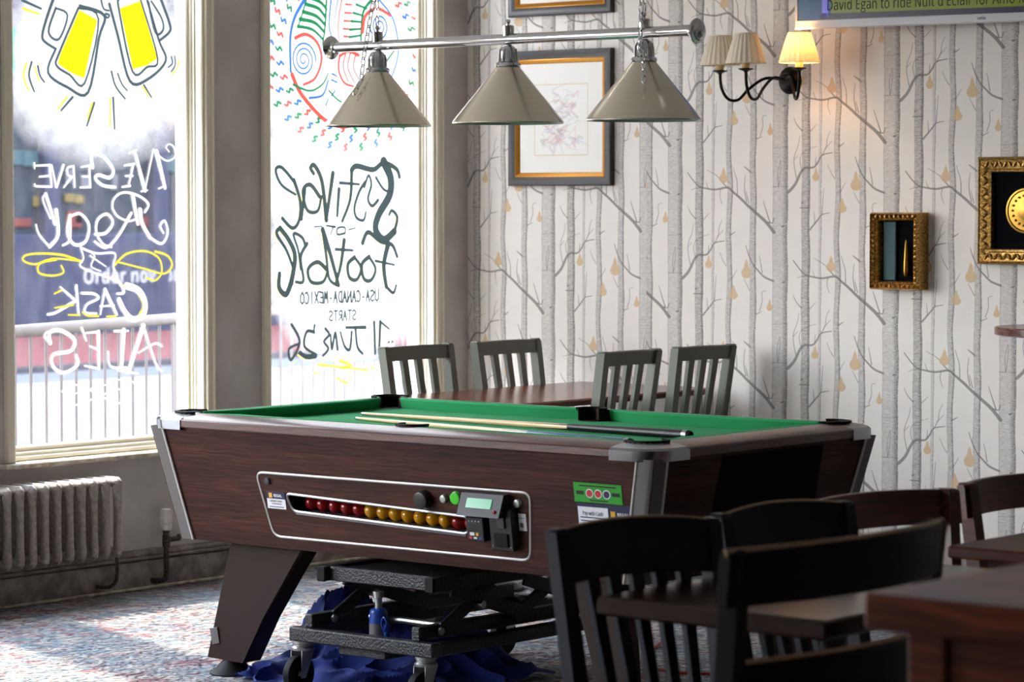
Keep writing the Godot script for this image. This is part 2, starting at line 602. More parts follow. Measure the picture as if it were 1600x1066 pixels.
const FESTIVAL_PAINT := [
	"b11.1 318,-5 255,75 226,167 228,311",
	"r13.6 237,325 296,409 442,515 577,542 743,499",
	"b6.8 801,-26 892,54 927,184 895,289 813,395",
	"n11.1 351,-13 417,3 455,32",
	"n11.1 327,17 404,31 449,68",
	"n11.1 307,50 390,65 446,101",
	"n11.1 287,83 377,93 441,132",
	"n9.4 274,115 364,124 433,165",
	"n7.7 455,-12 446,102 430,186",
	"n6.0 327,-1 291,82 271,120",
	"r10.2 258,165 324,147 393,178 423,250 382,334 309,365",
	"b6.8 485,-14 471,101 492,157",
	"b5.1 528,-16 504,86",
	"r6.0 555,-18 533,71 533,177",
	"r6.8 579,4 620,4",
	"r6.8 574,41 618,41",
	"r6.8 568,77 612,76",
	"r6.8 565,112 609,112",
	"r6.8 568,145 606,146",
	"n10.2 748,-23 692,35 678,157",
	"n7.7 648,1 717,16",
	"n7.7 629,39 692,48",
	"n7.7 615,76 681,77",
	"n7.7 606,114 678,107",
	"n7.7 603,147 678,136",
	"r11.9 689,119 710,46 787,12 871,38",
	"r8.5 540,229 532,292 567,348 627,363",
	"r6.0 579,216 562,282 597,345",
	"r6.0 611,211 592,281 636,346",
	"r6.0 647,216 628,279 667,334",
	"r10.2 661,224 592,210 540,234",
	"n6.8 243,367 349,391 429,359 463,313",
	"b7.7 346,422 429,407 464,342",
	"b6.0 449,451 464,423",
	"b6.0 486,408 510,385",
	"b6.0 490,312 521,322",
	"b6.0 486,339 524,349",
	"n6.0 469,386 537,430 633,446 743,397",
	"b6.8 828,329 870,280",
	"n6.8 849,243 899,195",
	"k13.3 615,734 649,715 757,730 827,699 911,725 933,761",
	"k22.8 827,695 873,766 866,844 795,928 772,996 826,1044 897,1008",
	"k9.5 897,1008 918,945 882,913 863,932",
	"k7.6 776,766 827,818 882,831",
	"k8.5 788,867 749,892 722,860 744,798 726,756 698,808",
	"k8.5 702,787 664,829 633,897 645,943 691,956 707,921",
	"k10.4 615,746 605,862 553,959",
	"k7.6 539,790 664,796",
	"k10.4 532,819 520,935",
	"k12.3 493,749 450,953",
	"k12.3 450,953 424,789 377,716 350,726 370,750",
	"k10.4 406,850 349,799 302,825 328,909 394,914 418,852",
	"k10.4 314,820 293,950",
	"k10.4 246,780 284,871 278,952 236,988 173,945",
	"k8.5 251,790 171,726 133,738 168,800 255,842",
	"k5.7 568,1013 522,1017 523,990 568,987 571,1013",
	"k5.7 507,984 450,978",
	"k4.7 495,982 477,1017",
	"k3.8 375,983 420,981",
	"k3.8 594,997 640,990",
	"k11.4 686,1056 722,1009 803,1051 881,1067 916,1120",
	"k15.2 853,1071 826,1160 843,1255",
	"k8.5 843,1255 889,1284 909,1251",
	"k6.6 771,1138 897,1158",
	"k10.4 728,1119 681,1152 693,1215 740,1224 771,1174 728,1119",
	"k10.4 632,1120 589,1150 598,1208 647,1219 675,1168 632,1120",
	"k11.4 565,1044 543,1150 509,1237",
	"k7.6 510,1083 620,1089",
	"k13.3 426,996 468,1087 528,1242",
	"k9.5 426,996 450,1117 467,1210 517,1242",
	"k10.4 449,1169 393,1137 333,1167 352,1223 427,1225 457,1179",
	"k9.5 327,1056 286,1115 303,1217 256,1221",
	"k8.5 316,1064 295,1028 242,1013 271,1084 286,1166",
	"k14.2 226,1226 251,1114 216,1043 158,987",
	"k9.5 158,987 137,1012 198,1083 241,1165",
	"k14.2 227,1221 194,1274 151,1244 154,1184",
	"k8.5 802,1411 793,1553",
	"k5.7 802,1411 861,1446",
	"k8.5 761,1413 767,1554",
	"k8.5 702,1434 576,1430",
	"k7.6 637,1432 649,1516 684,1551",
	"k7.6 612,1452 600,1527 566,1513 539,1450",
	"k7.6 520,1524 505,1451 484,1522 475,1458",
	"k7.6 442,1431 466,1458 433,1487 460,1519 427,1549",
	"k6.6 373,1413 367,1439",
	"k7.6 370,1444 323,1440 308,1503 373,1538",
	"k12.3 376,1547 321,1550 281,1531",
	"k7.6 228,1406 278,1482 225,1559 210,1512 278,1490",
	"k4.7 861,1505 853,1507",
	"k4.7 886,1504 879,1506",
	"y9.5 396,1587 553,1606 726,1626",
	"y11.4 535,1576 607,1600 538,1609",
	"y8.5 515,1651 581,1676 602,1637",
	"y7.6 738,1609 754,1625",
	"y7.6 372,1621 381,1637",
	"y7.6 399,1622 405,1632",
]

# ---------------------------------------------------------------- painted sheets
func birch_paper() -> ImageTexture:
	# two drops of the wallpaper side by side, the second half a repeat lower; one drop is 708 wide, the repeat 1137 high
	var sheet := Canvas.new(1416, 1137, 1.0, Color(0.925, 0.91, 0.885), 1.0)
	var size := Vector2i(1416, 1137)
	var grain := noise(31, 1.0, 2)
	var paper := noise(5, 0.004, 3)
	for i in 1416 * 1137:
		var p := paper.get_noise_2d(i % 1416, i / 1416) * 0.012
		for q in 3:
			sheet.rgb[i * 3 + q] += p
	var ink := Color(0.43, 0.418, 0.412)
	# left edge, width, depth of ink, wobble
	for t: Array in [[300, 18, 0.3, 1.0], [402, 36, 0.48, 9.0], [558, 42, 0.46, 4.0], [190, 54, 0.62, 3.0], [0, 100, 0.36, 3.0]]:
		for drop in 2:
			for y in 1137:
				var yy := posmod(y + 568 * drop, 1137)
				var bend: float = sin(y / 1137.0 * TAU * 2.0 + t[0]) * t[3] * 0.6
				var wide: float = t[1] + sin(y / 1137.0 * TAU * 3.0 + t[0]) * 2.0
				for x in int(wide):
					var s := x / wide
					var bark := grain.get_noise_3d(x * 0.03, cos(y / 1137.0 * TAU) * 60.0, sin(y / 1137.0 * TAU) * 60.0)
					var fleck := grain.get_noise_3d(x * 0.12 + 50.0, cos(y / 1137.0 * TAU) * 30.0, sin(y / 1137.0 * TAU) * 30.0)
					var edge := clampf((s - 0.62) * 3.0, 0, 1) * (0.95 + fleck * 1.6) + clampf(0.07 - s, 0, 1) * 5.0
					var a := clampf(t[2] * (0.60 + bark * 0.85) + edge * 0.56, 0.04, 0.95)
					sheet.dab(yy * 1416 + posmod(int(t[0] + x + bend) + 708 * drop, 1416), ink, a)
	# branches: phase, first and last width, ink, then points
	for l: String in [
		"2 22 6 75 742,442 690,375 620,310 565,260 520,215 470,172 430,140 350,150 290,140 240,125 200,85 160,30",
		"2 9 3 70 715,378 690,300 670,235", "2 8 5 70 700,375 730,382 742,350", "2 8 3 65 560,235 545,150 552,60", "2 7 3 65 575,245 556,170", "2 7 3 60 498,185 495,100 480,50 470,10",
		"2 7 4 55 432,140 385,95", "2 6 3 60 385,150 380,190 395,245", "2 6 3 60 420,130 365,65 295,20", "2 5 3 55 245,128 185,145", "2 5 3 55 302,142 285,95",
		"1 20 6 72 128,725 170,680 210,600 240,576 290,575 320,540 345,500 410,488", "1 6 3 60 180,640 165,560 165,500 190,430 200,370", "1 5 3 55 165,520 190,490", "1 6 3 60 345,500 370,450 376,400 395,350",
		"1 5 3 55 362,462 405,415", "1 6 3 60 303,562 305,510", "1 6 3 50 214,590 203,540 206,500 230,470 310,440",
		"2 14 4 72 736,756 680,730 640,690 600,640 570,570 555,520", "2 7 3 62 665,702 655,640 645,590", "2 5 3 55 575,585 580,540",
		"1 12 4 68 268,972 320,910 345,880 395,870", "1 6 3 58 345,880 350,800 356,710", "1 6 3 58 300,935 295,860", "1 8 3 62 216,338 180,295 160,250", "1 6 3 50 268,345 310,300",
		"1 10 4 66 452,452 485,430", "1 6 3 52 425,652 400,610 380,560", "1 6 3 52 458,748 495,680", "1 13 6 62 586,45 545,10", "1 8 4 60 622,972 660,955", "1 6 3 56 648,948 666,890 665,830 690,820",
		"1 6 3 52 582,816 545,740", "1 5 3 55 62,690 58,600 74,520", "1 5 3 55 62,690 70,640 78,560 74,520", "1 9 7 60 205,830 268,832", "1 12 8 65 216,800 224,796", "1 12 8 80 94,170 106,168", "1 12 8 80 88,946 100,944",
		"1 5 3 45 25,440 125,438", "1 5 3 45 25,688 125,692"]:
		var w := l.split(" ")
		var shift := Vector2(-25, 0) if w[0] == "1" else Vector2(-733, 568)
		for drop in 2:
			var line := []
			for p: Vector2 in points(" ".join(w.slice(4))):
				var q := p - Vector2(0, 28.0 * (p.x - 75.0) / 708.0)
				line.append(q + shift + Vector2(708, 568) * drop)
			sheet.stroke(curve(line, 4), float(w[1]), float(w[2]), ink.darkened(0.06), float(w[3]) / 118.0, size)
	# pears: centre, half width, half height
	for p: Array in [[380, 45, 31, 50], [280, 612, 24, 43], [535, 655, 34, 62], [448, 810, 30, 47], [690, 888, 20, 38]]:
		for drop in 2:
			for yi in range(-p[3], p[3] + 1):
				var t: float = (yi + p[3]) / (2.0 * p[3])
				var half: float = p[2] * (sqrt(clampf(1.0 - pow((t - 0.70) / 0.30, 2.0), 0, 1)) if t > 0.70 else lerpf(0.40, 1.0, smoothstep(0.30, 0.70, t)) if t > 0.30 else lerpf(0.22, 0.40, (t - 0.08) / 0.22) if t > 0.08 else 0.10)
				for xi in range(int(-half), int(half) + 1):
					var x := posmod(int(p[0]) + xi + 708 * drop, 1416)
					var y := posmod(int(p[1]) + yi + 568 * drop, 1137)
					sheet.dab(y * 1416 + x, Color(0.845, 0.73, 0.57), 0.85)
	return sheet.texture(false)

func carpet() -> ImageTexture:
	var n := 1024
	var b := PackedByteArray()
	b.resize(n * n * 3)
	var big := noise(11, 1.0, 3)
	var mid := noise(12, 1.0, 4)
	var fine := noise(13, 1.0, 2)
	var cream := Color(0.63, 0.60, 0.575)
	var blue := Color(0.41, 0.475, 0.515)
	var rose := Color(0.45, 0.23, 0.26)
	var slate := Color(0.25, 0.27, 0.33)
	for y in n:
		for x in n:
			var a := x / float(n) * TAU
			var c := y / float(n) * TAU
			# a torus in four turns keeps the tile seamless
			var p := Vector3(cos(a) * 2.0 + cos(c) * 0.7, sin(a) * 2.0 + sin(c) * 0.7, cos(c + a * 2.0) * 1.6)
			var q := Vector3(cos(a) * 3.0 + sin(c) * 5.0, sin(a) * 3.0 + cos(c) * 5.0, sin(c * 2.0) * 3.0)
			var w := big.get_noise_3dv(p * 1.3)
			var s := mid.get_noise_3dv(q * 0.36 + Vector3(w, w, w) * 1.2)
			var f := fine.get_noise_2d(x * 0.05, y * 0.05)
			var g := fine.get_noise_2d(x * 0.018 + 300.0, y * 0.03)
			var k := cream.lerp(blue, clampf(0.48 + w * 1.3 + g * 1.1, 0, 1))
			k = k.lerp(rose, clampf((s + f * 0.34 - 0.20) * 5.0, 0, 0.85))
			k = k.lerp(slate, clampf((-s + f * 0.45 - 0.40) * 5.0, 0, 0.6))
			put_rgb(b, (y * n + x) * 3, k.darkened(clampf(f * 0.22, 0, 0.3)))
	return picture(n, n, b)

const INKS := {
	"g": [Color(0.24, 0.30, 0.32), 0.96], "k": [Color(0.15, 0.195, 0.195), 0.975], "w": [Color(0.97, 0.97, 0.96), 0.97], "y": [Color(0.93, 0.84, 0.16), 0.92],
	"m": [Color(0.45, 0.80, 0.68), 0.55], "b": [Color(0.125, 0.28, 0.49), 0.96], "r": [Color(0.55, 0.20, 0.17), 0.96], "n": [Color(0.06, 0.32, 0.18), 0.96]}

func brush(sheet: Canvas, lines: Array) -> void:
	for l: String in lines:
		var head := l.get_slice(" ", 0)
		var pts := points(l.substr(head.length() + 1))
		var ink: Array = INKS.get(head[0], [Color(0.95, 0.86, 0.02), 0.97])
		if head[0] == "Y":
			sheet.fill(PackedVector2Array(pts), ink[0], ink[1], noise(3, 0.03, 3))
		else:
			var wide := float(head.substr(1)) * (0.82 if head[0] in "wy" else 1.2 if head[0] == "k" else 1.0)
			sheet.stroke(curve(pts, 5) if pts.size() > 2 else pts, wide * 1.75, wide * 1.3, ink[0], ink[1])

func spray(sheet: Canvas, spots: Array, sd: int) -> void:
	# white paint from a spray can: dense in the middle, a mist of droplets at the edge
	var cloud := noise(sd, 0.012, 4)
	var drops := noise(sd + 1, 0.45, 1)
	for y in sheet.h:
		for x in sheet.w:
			var p := Vector2(x, y) / sheet.k - sheet.lift
			var d := 0.0
			for s: Array in spots:
				var e: float = ((p - s[0]) / s[1]).length()
				d = maxf(d, clampf((1.12 - e) * s[2], 0, 1.3))
			d = clampf(d + cloud.get_noise_2d(x, y) * 0.26 * clampf(d * 2.0, 0, 1), 0, 1)
			if d > 0.01:
				var grain := drops.get_noise_2d(x, y) * 0.25 * (1.0 - d)
				sheet.dab(y * sheet.w + x, Color(0.97, 0.97, 0.97), clampf(d * 0.96 + grain * d * 2.0, 0, 0.96))

const PEN := {"U": ["0,0 0,8 3,10 6,8 6,0"], "S": ["6,1 3,0 0,2 1,4 5,6 6,8 3,10 0,9"], "A": ["0,10 3,0 6,10", "1,6 5,6"], "C": ["6,1 3,0 0,4 1,9 4,10 6,9"], "N": ["0,10 0,0 6,10 6,0"], "D": ["0,0 0,10 4,9 6,5 4,1 0,0"],
	"M": ["0,10 1,0 3,6 5,0 6,10"], "E": ["6,0 0,1 0,10 6,9", "0,5 4,5"], "X": ["0,0 6,10", "6,0 0,10"], "I": ["3,0 3,10"], "O": ["3,0 0,3 0,8 3,10 6,8 6,3 3,0"], "T": ["0,0 6,0", "3,0 3,10"], "R": ["0,10 0,0 5,1 5,4 0,5 6,10"], ".": ["2,6 4,6"]}

func pen_line(sheet: Canvas, text: String, at: Vector2, size: Vector2, ink: String) -> void:
	# written to be read from the street, so from the room it runs right to left
	for i in text.length():
		for s: String in PEN.get(text[i], []):
			var pts := []
			for p: Vector2 in points(s):
				pts.append(at + Vector2(-(i * 8.4 + p.x), p.y) * size / 10.0)
			sheet.stroke(pts, size.y * 0.2, size.y * 0.17, INKS[ink][0], INKS[ink][1])

func swirl(sheet: Canvas, c: Vector2, r: float, turns: float, wide: float, ink: String) -> void:
	var pts := []
	for i in int(turns * 18) + 1:
		var t := i / (turns * 18)
		pts.append(c + Vector2(cos(t * turns * TAU), sin(t * turns * TAU)) * r * (0.12 + 0.88 * t))
	sheet.stroke(pts, wide * 0.8, wide, INKS[ink][0], INKS[ink][1])

func mugs_painting() -> ImageTexture:
	var sheet := Canvas.new(1056, 2000, 0.72, Color(1, 1, 1), 0.0)
	sheet.lift = Vector2(0, 150)
	# the thin film of dirt and old cleaning streaks that the whole pane carries
	var haze := noise(77, 0.006, 4)
	for i in sheet.w * sheet.h:
		sheet.cover[i] = clampf(0.015 + haze.get_noise_2d((i % sheet.w) * 2.0, i / sheet.w) * 0.05, 0.0, 0.06)
	spray(sheet, [[Vector2(545, 320), Vector2(540, 390), 1.9], [Vector2(560, 40), Vector2(540, 280), 0.9]], 21)
	brush(sheet, MUGS_PAINT)
	return sheet.texture(true)

func festival_painting() -> ImageTexture:
	var sheet := Canvas.new(1084, 2000, 0.72, Color(1, 1, 1), 0.0)
	sheet.lift = Vector2(0, 150)
	var haze := noise(78, 0.006, 4)
	for i in sheet.w * sheet.h:
		sheet.cover[i] = clampf(0.03 + haze.get_noise_2d((i % sheet.w) * 2.0, i / sheet.w) * 0.08, 0.0, 0.15)
	spray(sheet, [[Vector2(580, 260), Vector2(560, 520), 2.4], [Vector2(570, 760), Vector2(500, 420), 2.2], [Vector2(560, 1150), Vector2(470, 380), 2.2], [Vector2(600, 1400), Vector2(400, 170), 1.3]], 22)
	# a shadow stroke of yellow beside each big letter
	for l: String in FESTIVAL_PAINT:
		if l[0] == "k" and float(l.get_slice(" ", 0).substr(1)) > 8.5:
			var pts := points(l.substr(l.find(" ") + 1))
			for i in pts.size():
				pts[i] += Vector2(-14, 9)
			sheet.stroke(curve(pts, 5) if pts.size() > 2 else pts, 12.0, 8.0, Color(0.97, 0.88, 0.35), 0.45)
	# the rays round the wheel: short wavy dabs in turn red, blue and green
	var rnd := RandomNumberGenerator.new()
	rnd.seed = 9
	for ring in 3:
		for k in 34:
			var t := TAU * (k + ring * 0.37) / 34.0
			var d := Vector2(cos(t), sin(t))
			var r0 := 1.08 + ring * 0.135
			var s := Vector2(-d.y, d.x)
			var pts := []
			for j in 4:
				pts.append(Vector2(600, 215) + (d * (r0 + j * 0.032) + s * (0.022 if j % 2 else -0.022)) * Vector2(395, 300))
			var ink: String = ["r", "b", "n"][(k + ring * 2) % 3]
			sheet.stroke(curve(pts, 4), 14.0, 11.0, INKS[ink][0], 0.93 - ring * 0.06)
	brush(sheet, FESTIVAL_PAINT)
	swirl(sheet, Vector2(309, 258), 78.0, 3.0, 10.0, "b")
	swirl(sheet, Vector2(799, 91), 62.0, 2.5, 11.0, "b")
	pen_line(sheet, "USA.CANADA.MEXICO", Vector2(790, 1268), Vector2(36, 50), "k")
	pen_line(sheet, "STARTS", Vector2(640, 1354), Vector2(36, 44), "k")
	return sheet.texture(true)

func sketch_picture(sd: int) -> ImageTexture:
	# a loose wash drawing on a white mount with a thin gold line round it
	var sheet := Canvas.new(500, 520, 0.6, Color(0.93, 0.93, 0.91), 1.0)
	var gold := Color(0.80, 0.68, 0.42)
	sheet.stroke([Vector2(95, 105), Vector2(405, 105), Vector2(405, 430), Vector2(95, 430), Vector2(95, 105)], 3.0, 3.0, gold, 0.7)
	var rnd := RandomNumberGenerator.new()
	rnd.seed = sd
	for k in 46:
		var c := Vector2(rnd.randf_range(140, 360), rnd.randf_range(150, 400))
		var ink: Color = [Color(0.55, 0.57, 0.66), Color(0.80, 0.50, 0.52), Color(0.60, 0.66, 0.62), Color(0.70, 0.62, 0.70)][k % 4]
		var pts := [c, c + Vector2(rnd.randf_range(-50, 50), rnd.randf_range(-30, 30)), c + Vector2(rnd.randf_range(-70, 70), rnd.randf_range(-60, 60))]
		sheet.stroke(curve(pts, 4), rnd.randf_range(5, 20), 4.0, ink, 0.2)
	for k in 7:
		var pts := []
		for j in 5:
			pts.append(Vector2(150 + j * 50, 370 - k * 26 - sin(j * 1.3 + k) * 40))
		sheet.stroke(curve(pts, 5), 4.0, 3.0, Color(0.45, 0.45, 0.52) if k % 2 else Color(0.80, 0.42, 0.45), 0.22)
	return sheet.texture(false)

# ---------------------------------------------------------------- things
func make_materials() -> void:
	var walnut := wood(41, Color(0.13, 0.052, 0.035), Color(0.315, 0.165, 0.12), 130.0, 0.22)
	var brown := wood(42, Color(0.19, 0.095, 0.055), Color(0.40, 0.225, 0.14), 80.0, 0.3)
	mat("walnut", Color(1, 1, 1), 0.5, 0.0, walnut, Vector3(1.3, 1.3, 1.3)).metallic_specular = 0.3
	mat("rail_wood", Color(1.3, 1.22, 1.2), 0.3, 0.0, walnut, Vector3(0.9, 0.9, 0.9))
	mat("table_wood", Color(1.25, 0.98, 0.85), 0.2, 0.0, brown, Vector3(0.8, 0.8, 0.8))
	mat("old_table_wood", Color(0.62, 0.55, 0.52), 0.22, 0.0, brown, Vector3(0.8, 0.8, 0.8))
	mat("brown_chair_wood", Color(1.0, 0.62, 0.5), 0.35, 0.0, brown, Vector3(1.4, 1.4, 1.4))
	mat("bar_wood", Color(1.5, 1.2, 0.95), 0.3, 0.0, brown, Vector3(0.8, 0.8, 0.8))
	mat("green_paint", Color(0.355, 0.375, 0.325), 0.42)
	mat("navy_paint", Color(0.55, 0.7, 0.82), 0.42, 0.0, speckle(61, Color(0.055, 0.085, 0.115), Color(0.09, 0.135, 0.18), 0.02), Vector3(2, 2, 2)).metallic_specular = 0.3
	mat("worn_lit_edge", Color(0.62, 0.50, 0.37), 0.5)  # worn edges of the navy chairs; painted highlight on the ladder-back
	mat("black_chair_wood", Color(0.04, 0.027, 0.024), 0.45).metallic_specular = 0.3
	mat("chrome", Color(0.86, 0.86, 0.86), 0.09, 1.0)
	mat("nickel", Color(0.93, 0.89, 0.81), 0.22, 0.86)
	mat("pebbled_chrome", Color(0.66, 0.66, 0.66), 0.3, 1.0)
	M.pebbled_chrome.normal_enabled = true
	M.pebbled_chrome.normal_texture = relief(63, 0.06, 14.0)
	M.pebbled_chrome.normal_scale = 1.0
	M.pebbled_chrome.uv1_triplanar = true
	M.pebbled_chrome.uv1_scale = Vector3(5, 5, 5)
	mat("casting_chrome", Color(0.62, 0.63, 0.65), 0.14, 1.0)
	mat("aluminium", Color(0.62, 0.63, 0.64), 0.38, 1.0)
	mat("grey_trim", Color(0.36, 0.35, 0.345), 0.5)
	mat("pale_trim", Color(0.78, 0.77, 0.75), 0.35, 0.2)
	mat("baize", Color(0.13, 0.57, 0.34), 0.95).rim_enabled = true
	M.baize.rim = 0.3
	M.baize.rim_tint = 1.0
	mat("black_plastic", Color(0.035, 0.035, 0.04), 0.4)
	mat("end_shade_black", Color(0.02, 0.018, 0.017), 0.8).metallic_specular = 0.2  # flat black for the painted shadow on the table end
	mat("black_rubber", Color(0.025, 0.025, 0.027), 0.6).metallic_specular = 0.3
	mat("dark_grey", Color(0.15, 0.155, 0.165), 0.5)
	mat("leg_vinyl", Color(0.155, 0.095, 0.07), 0.62).metallic_specular = 0.3
	mat("hammered", Color(0.17, 0.17, 0.175), 0.42, 0.35)
	M.hammered.normal_enabled = true
	M.hammered.normal_texture = relief(64, 0.05, 5.0)
	M.hammered.uv1_triplanar = true
	M.hammered.uv1_scale = Vector3(4, 4, 4)
	mat("zinc", Color(0.66, 0.67, 0.66), 0.35, 1.0)
	mat("blue_enamel", Color(0.06, 0.22, 0.55), 0.3)
	var cloth := mat("blue_cloth", Color(0.05, 0.14, 0.44), 0.85)
	cloth.rim_enabled = true
	cloth.rim = 0.3
	mat("red_ball", Color(0.52, 0.05, 0.07), 0.12)
	mat("yellow_ball", Color(0.74, 0.52, 0.04), 0.12)
	mat("green_plastic", Color(0.22, 0.75, 0.12), 0.35)
	mat("white_print", Color(0.86, 0.87, 0.89), 0.45)
	mat("navy_print", Color(0.05, 0.08, 0.26), 0.4)
	mat("green_print", Color(0.08, 0.58, 0.10), 0.4)
	mat("gold_print", Color(0.88, 0.68, 0.12), 0.4)
	mat("red_print", Color(0.72, 0.12, 0.12), 0.4)
	mat("ink", Color(0.03, 0.03, 0.04), 0.6)
	mat("ash_wood", Color(0.86, 0.74, 0.55), 0.25)
	mat("blue_splice", Color(0.20, 0.36, 0.52), 0.25)
	mat("cream_paint", Color(0.90, 0.87, 0.79), 0.35)
	mat("sill_paint", Color(1, 1, 1), 0.45, 0.0, speckle(65, Color(0.66, 0.60, 0.50), Color(0.88, 0.85, 0.78), 0.012, 5, 2.2), Vector3(2, 2, 2))
	mat("grey_wall", Color(1, 1, 1), 0.75, 0.0, speckle(66, Color(0.74, 0.715, 0.69), Color(0.80, 0.775, 0.75), 0.006, 5, 1.6), Vector3(1, 1, 1))
	mat("grey_board", Color(1, 1, 1), 0.7, 0.0, speckle(67, Color(0.46, 0.43, 0.41), Color(0.64, 0.61, 0.58), 0.012, 5, 2.0), Vector3(1.5, 1.5, 1.5))
	mat("radiator_paint", Color(1, 1, 1), 0.5, 0.0, speckle(68, Color(0.54, 0.505, 0.475), Color(0.66, 0.63, 0.60), 0.03, 5, 1.6), Vector3(3, 3, 3))
	mat("old_pipe", Color(1, 1, 1), 0.6, 0.2, speckle(69, Color(0.13, 0.10, 0.08), Color(0.40, 0.35, 0.31), 0.03, 4, 1.8), Vector3(6, 6, 6))
	mat("white_plastic", Color(0.85, 0.83, 0.80), 0.4)
	mat("ceiling_paint", Color(0.88, 0.87, 0.85), 0.8)
	mat("room_paint", Color(0.80, 0.77, 0.73), 0.8)
	mat("paper", Color(1, 1, 1), 0.7, 0.0, birch_paper())
	mat("carpet", Color(1, 1, 1), 0.95, 0.0, carpet(), Vector3(0.52, 0.52, 0.52))
	M.carpet.uv1_world_triplanar = true
	M.carpet.rim_enabled = true
	M.carpet.rim = 0.2
	M.carpet.normal_enabled = true
	M.carpet.normal_texture = relief(70, 0.09, 8.0)
	mat("black_frame", Color(0.14, 0.14, 0.155), 0.35)
	mat("gold_slip", Color(0.80, 0.55, 0.20), 0.35, 0.55)
	mat("gilt", Color(1, 1, 1), 0.34, 0.85, speckle(71, Color(0.46, 0.33, 0.15), Color(0.92, 0.75, 0.44), 0.03, 4, 1.6), Vector3(5, 5, 5))
	mat("medal_gold", Color(0.56, 0.43, 0.19), 0.28, 1.0)
	mat("teal_card", Color(0.22, 0.34, 0.36), 0.7)
	mat("dark_card", Color(0.03, 0.035, 0.05), 0.8).metallic_specular = 0.15
	mat("bronze", Color(0.10, 0.075, 0.06), 0.32, 0.75)
	mat("candle_sleeve", Color(0.86, 0.74, 0.50), 0.5)
	mat("shade_cloth", Color(0.92, 0.89, 0.82), 0.8).backlight_enabled = true
	M.shade_cloth.backlight = Color(0.6, 0.54, 0.42)
	mat("green_cast_enamel", Color(0.62, 0.68, 0.63), 0.4)  # white enamel; the green reflected from the table is put into its colour
	mat("tv_white", Color(0.84, 0.84, 0.86), 0.3)
	mat("cable_red", Color(0.62, 0.10, 0.04), 0.45)
	mat("seat_weave", Color(1, 1, 1), 0.85, 0.0, speckle(72, Color(0.20, 0.13, 0.10), Color(0.62, 0.52, 0.42), 0.12, 2, 3.0), Vector3(6, 6, 6))
	var glass := mat("pane", Color(1, 1, 1, 0.04), 0.02)
	glass.transparency = BaseMaterial3D.TRANSPARENCY_ALPHA
	for k: String in ["mugs", "festival"]:
		var film := mat(k + "_paint", Color(1, 1, 1), 0.6, 0.0, mugs_painting() if k == "mugs" else festival_painting())
		film.transparency = BaseMaterial3D.TRANSPARENCY_ALPHA
		film.backlight_enabled = true
		film.backlight = Color(0.64, 0.64, 0.64) if k == "mugs" else Color(0.92, 0.92, 0.92)
	var glow := mat("lit_bulb", Color(1, 0.85, 0.6), 0.4)
	glow.emission_enabled = true
	glow.emission = Color(1.0, 0.72, 0.38)
	glow.emission_energy_multiplier = 3.0
	for k: Array in [["screen_blue", Color(0.10, 0.24, 0.36), 0.5], ["screen_green", Color(0.36, 0.40, 0.05), 0.42], ["screen_violet", Color(0.34, 0.32, 0.62), 0.7], ["screen_night", Color(0.05, 0.04, 0.14), 0.6], ["display_green", Color(0.28, 0.74, 0.48), 0.3]]:
		var s := mat(k[0], k[1].darkened(0.6), 0.15)
		s.emission_enabled = true
		s.emission = k[1]
		s.emission_energy_multiplier = k[2]
	# the street
	mat("road", Color(1, 1, 1), 1.0, 0.0, speckle(73, Color(0.385, 0.38, 0.378), Color(0.43, 0.425, 0.42), 0.02), Vector3(0.4, 0.4, 0.4))
	mat("paving", Color(1, 1, 1), 1.0, 0.0, speckle(74, Color(0.33, 0.33, 0.33), Color(0.38, 0.38, 0.38), 0.02), Vector3(0.5, 0.5, 0.5))
	mat("red_paving", Color(0.30, 0.195, 0.20), 1.0)
	mat("kerb_stone", Color(0.18, 0.18, 0.195), 1.0)
	mat("road_grey", Color(0.27, 0.28, 0.31), 1.0)
	mat("galvanised", Color(0.37, 0.355, 0.355), 1.0)
	mat("shop_navy", Color(0.14, 0.148, 0.20), 1.0)
	mat("shop_dark", Color(0.125, 0.14, 0.165), 1.0)
	mat("shop_brick", Color(0.24, 0.243, 0.265), 1.0)
	mat("shop_white", Color(0.40, 0.40, 0.42), 1.0)
	mat("shop_red", Color(0.25, 0.14, 0.14), 1.0)
	mat("shop_yellow", Color(0.26, 0.23, 0.15), 1.0)
	mat("shop_teal", Color(0.14, 0.20, 0.22), 1.0)
	for k: String in ["road", "paving", "red_paving", "kerb_stone", "road_grey", "galvanised", "shop_navy", "shop_dark", "shop_brick", "shop_white", "shop_red", "shop_yellow", "shop_teal"]:
		M[k].specular_mode = BaseMaterial3D.SPECULAR_DISABLED

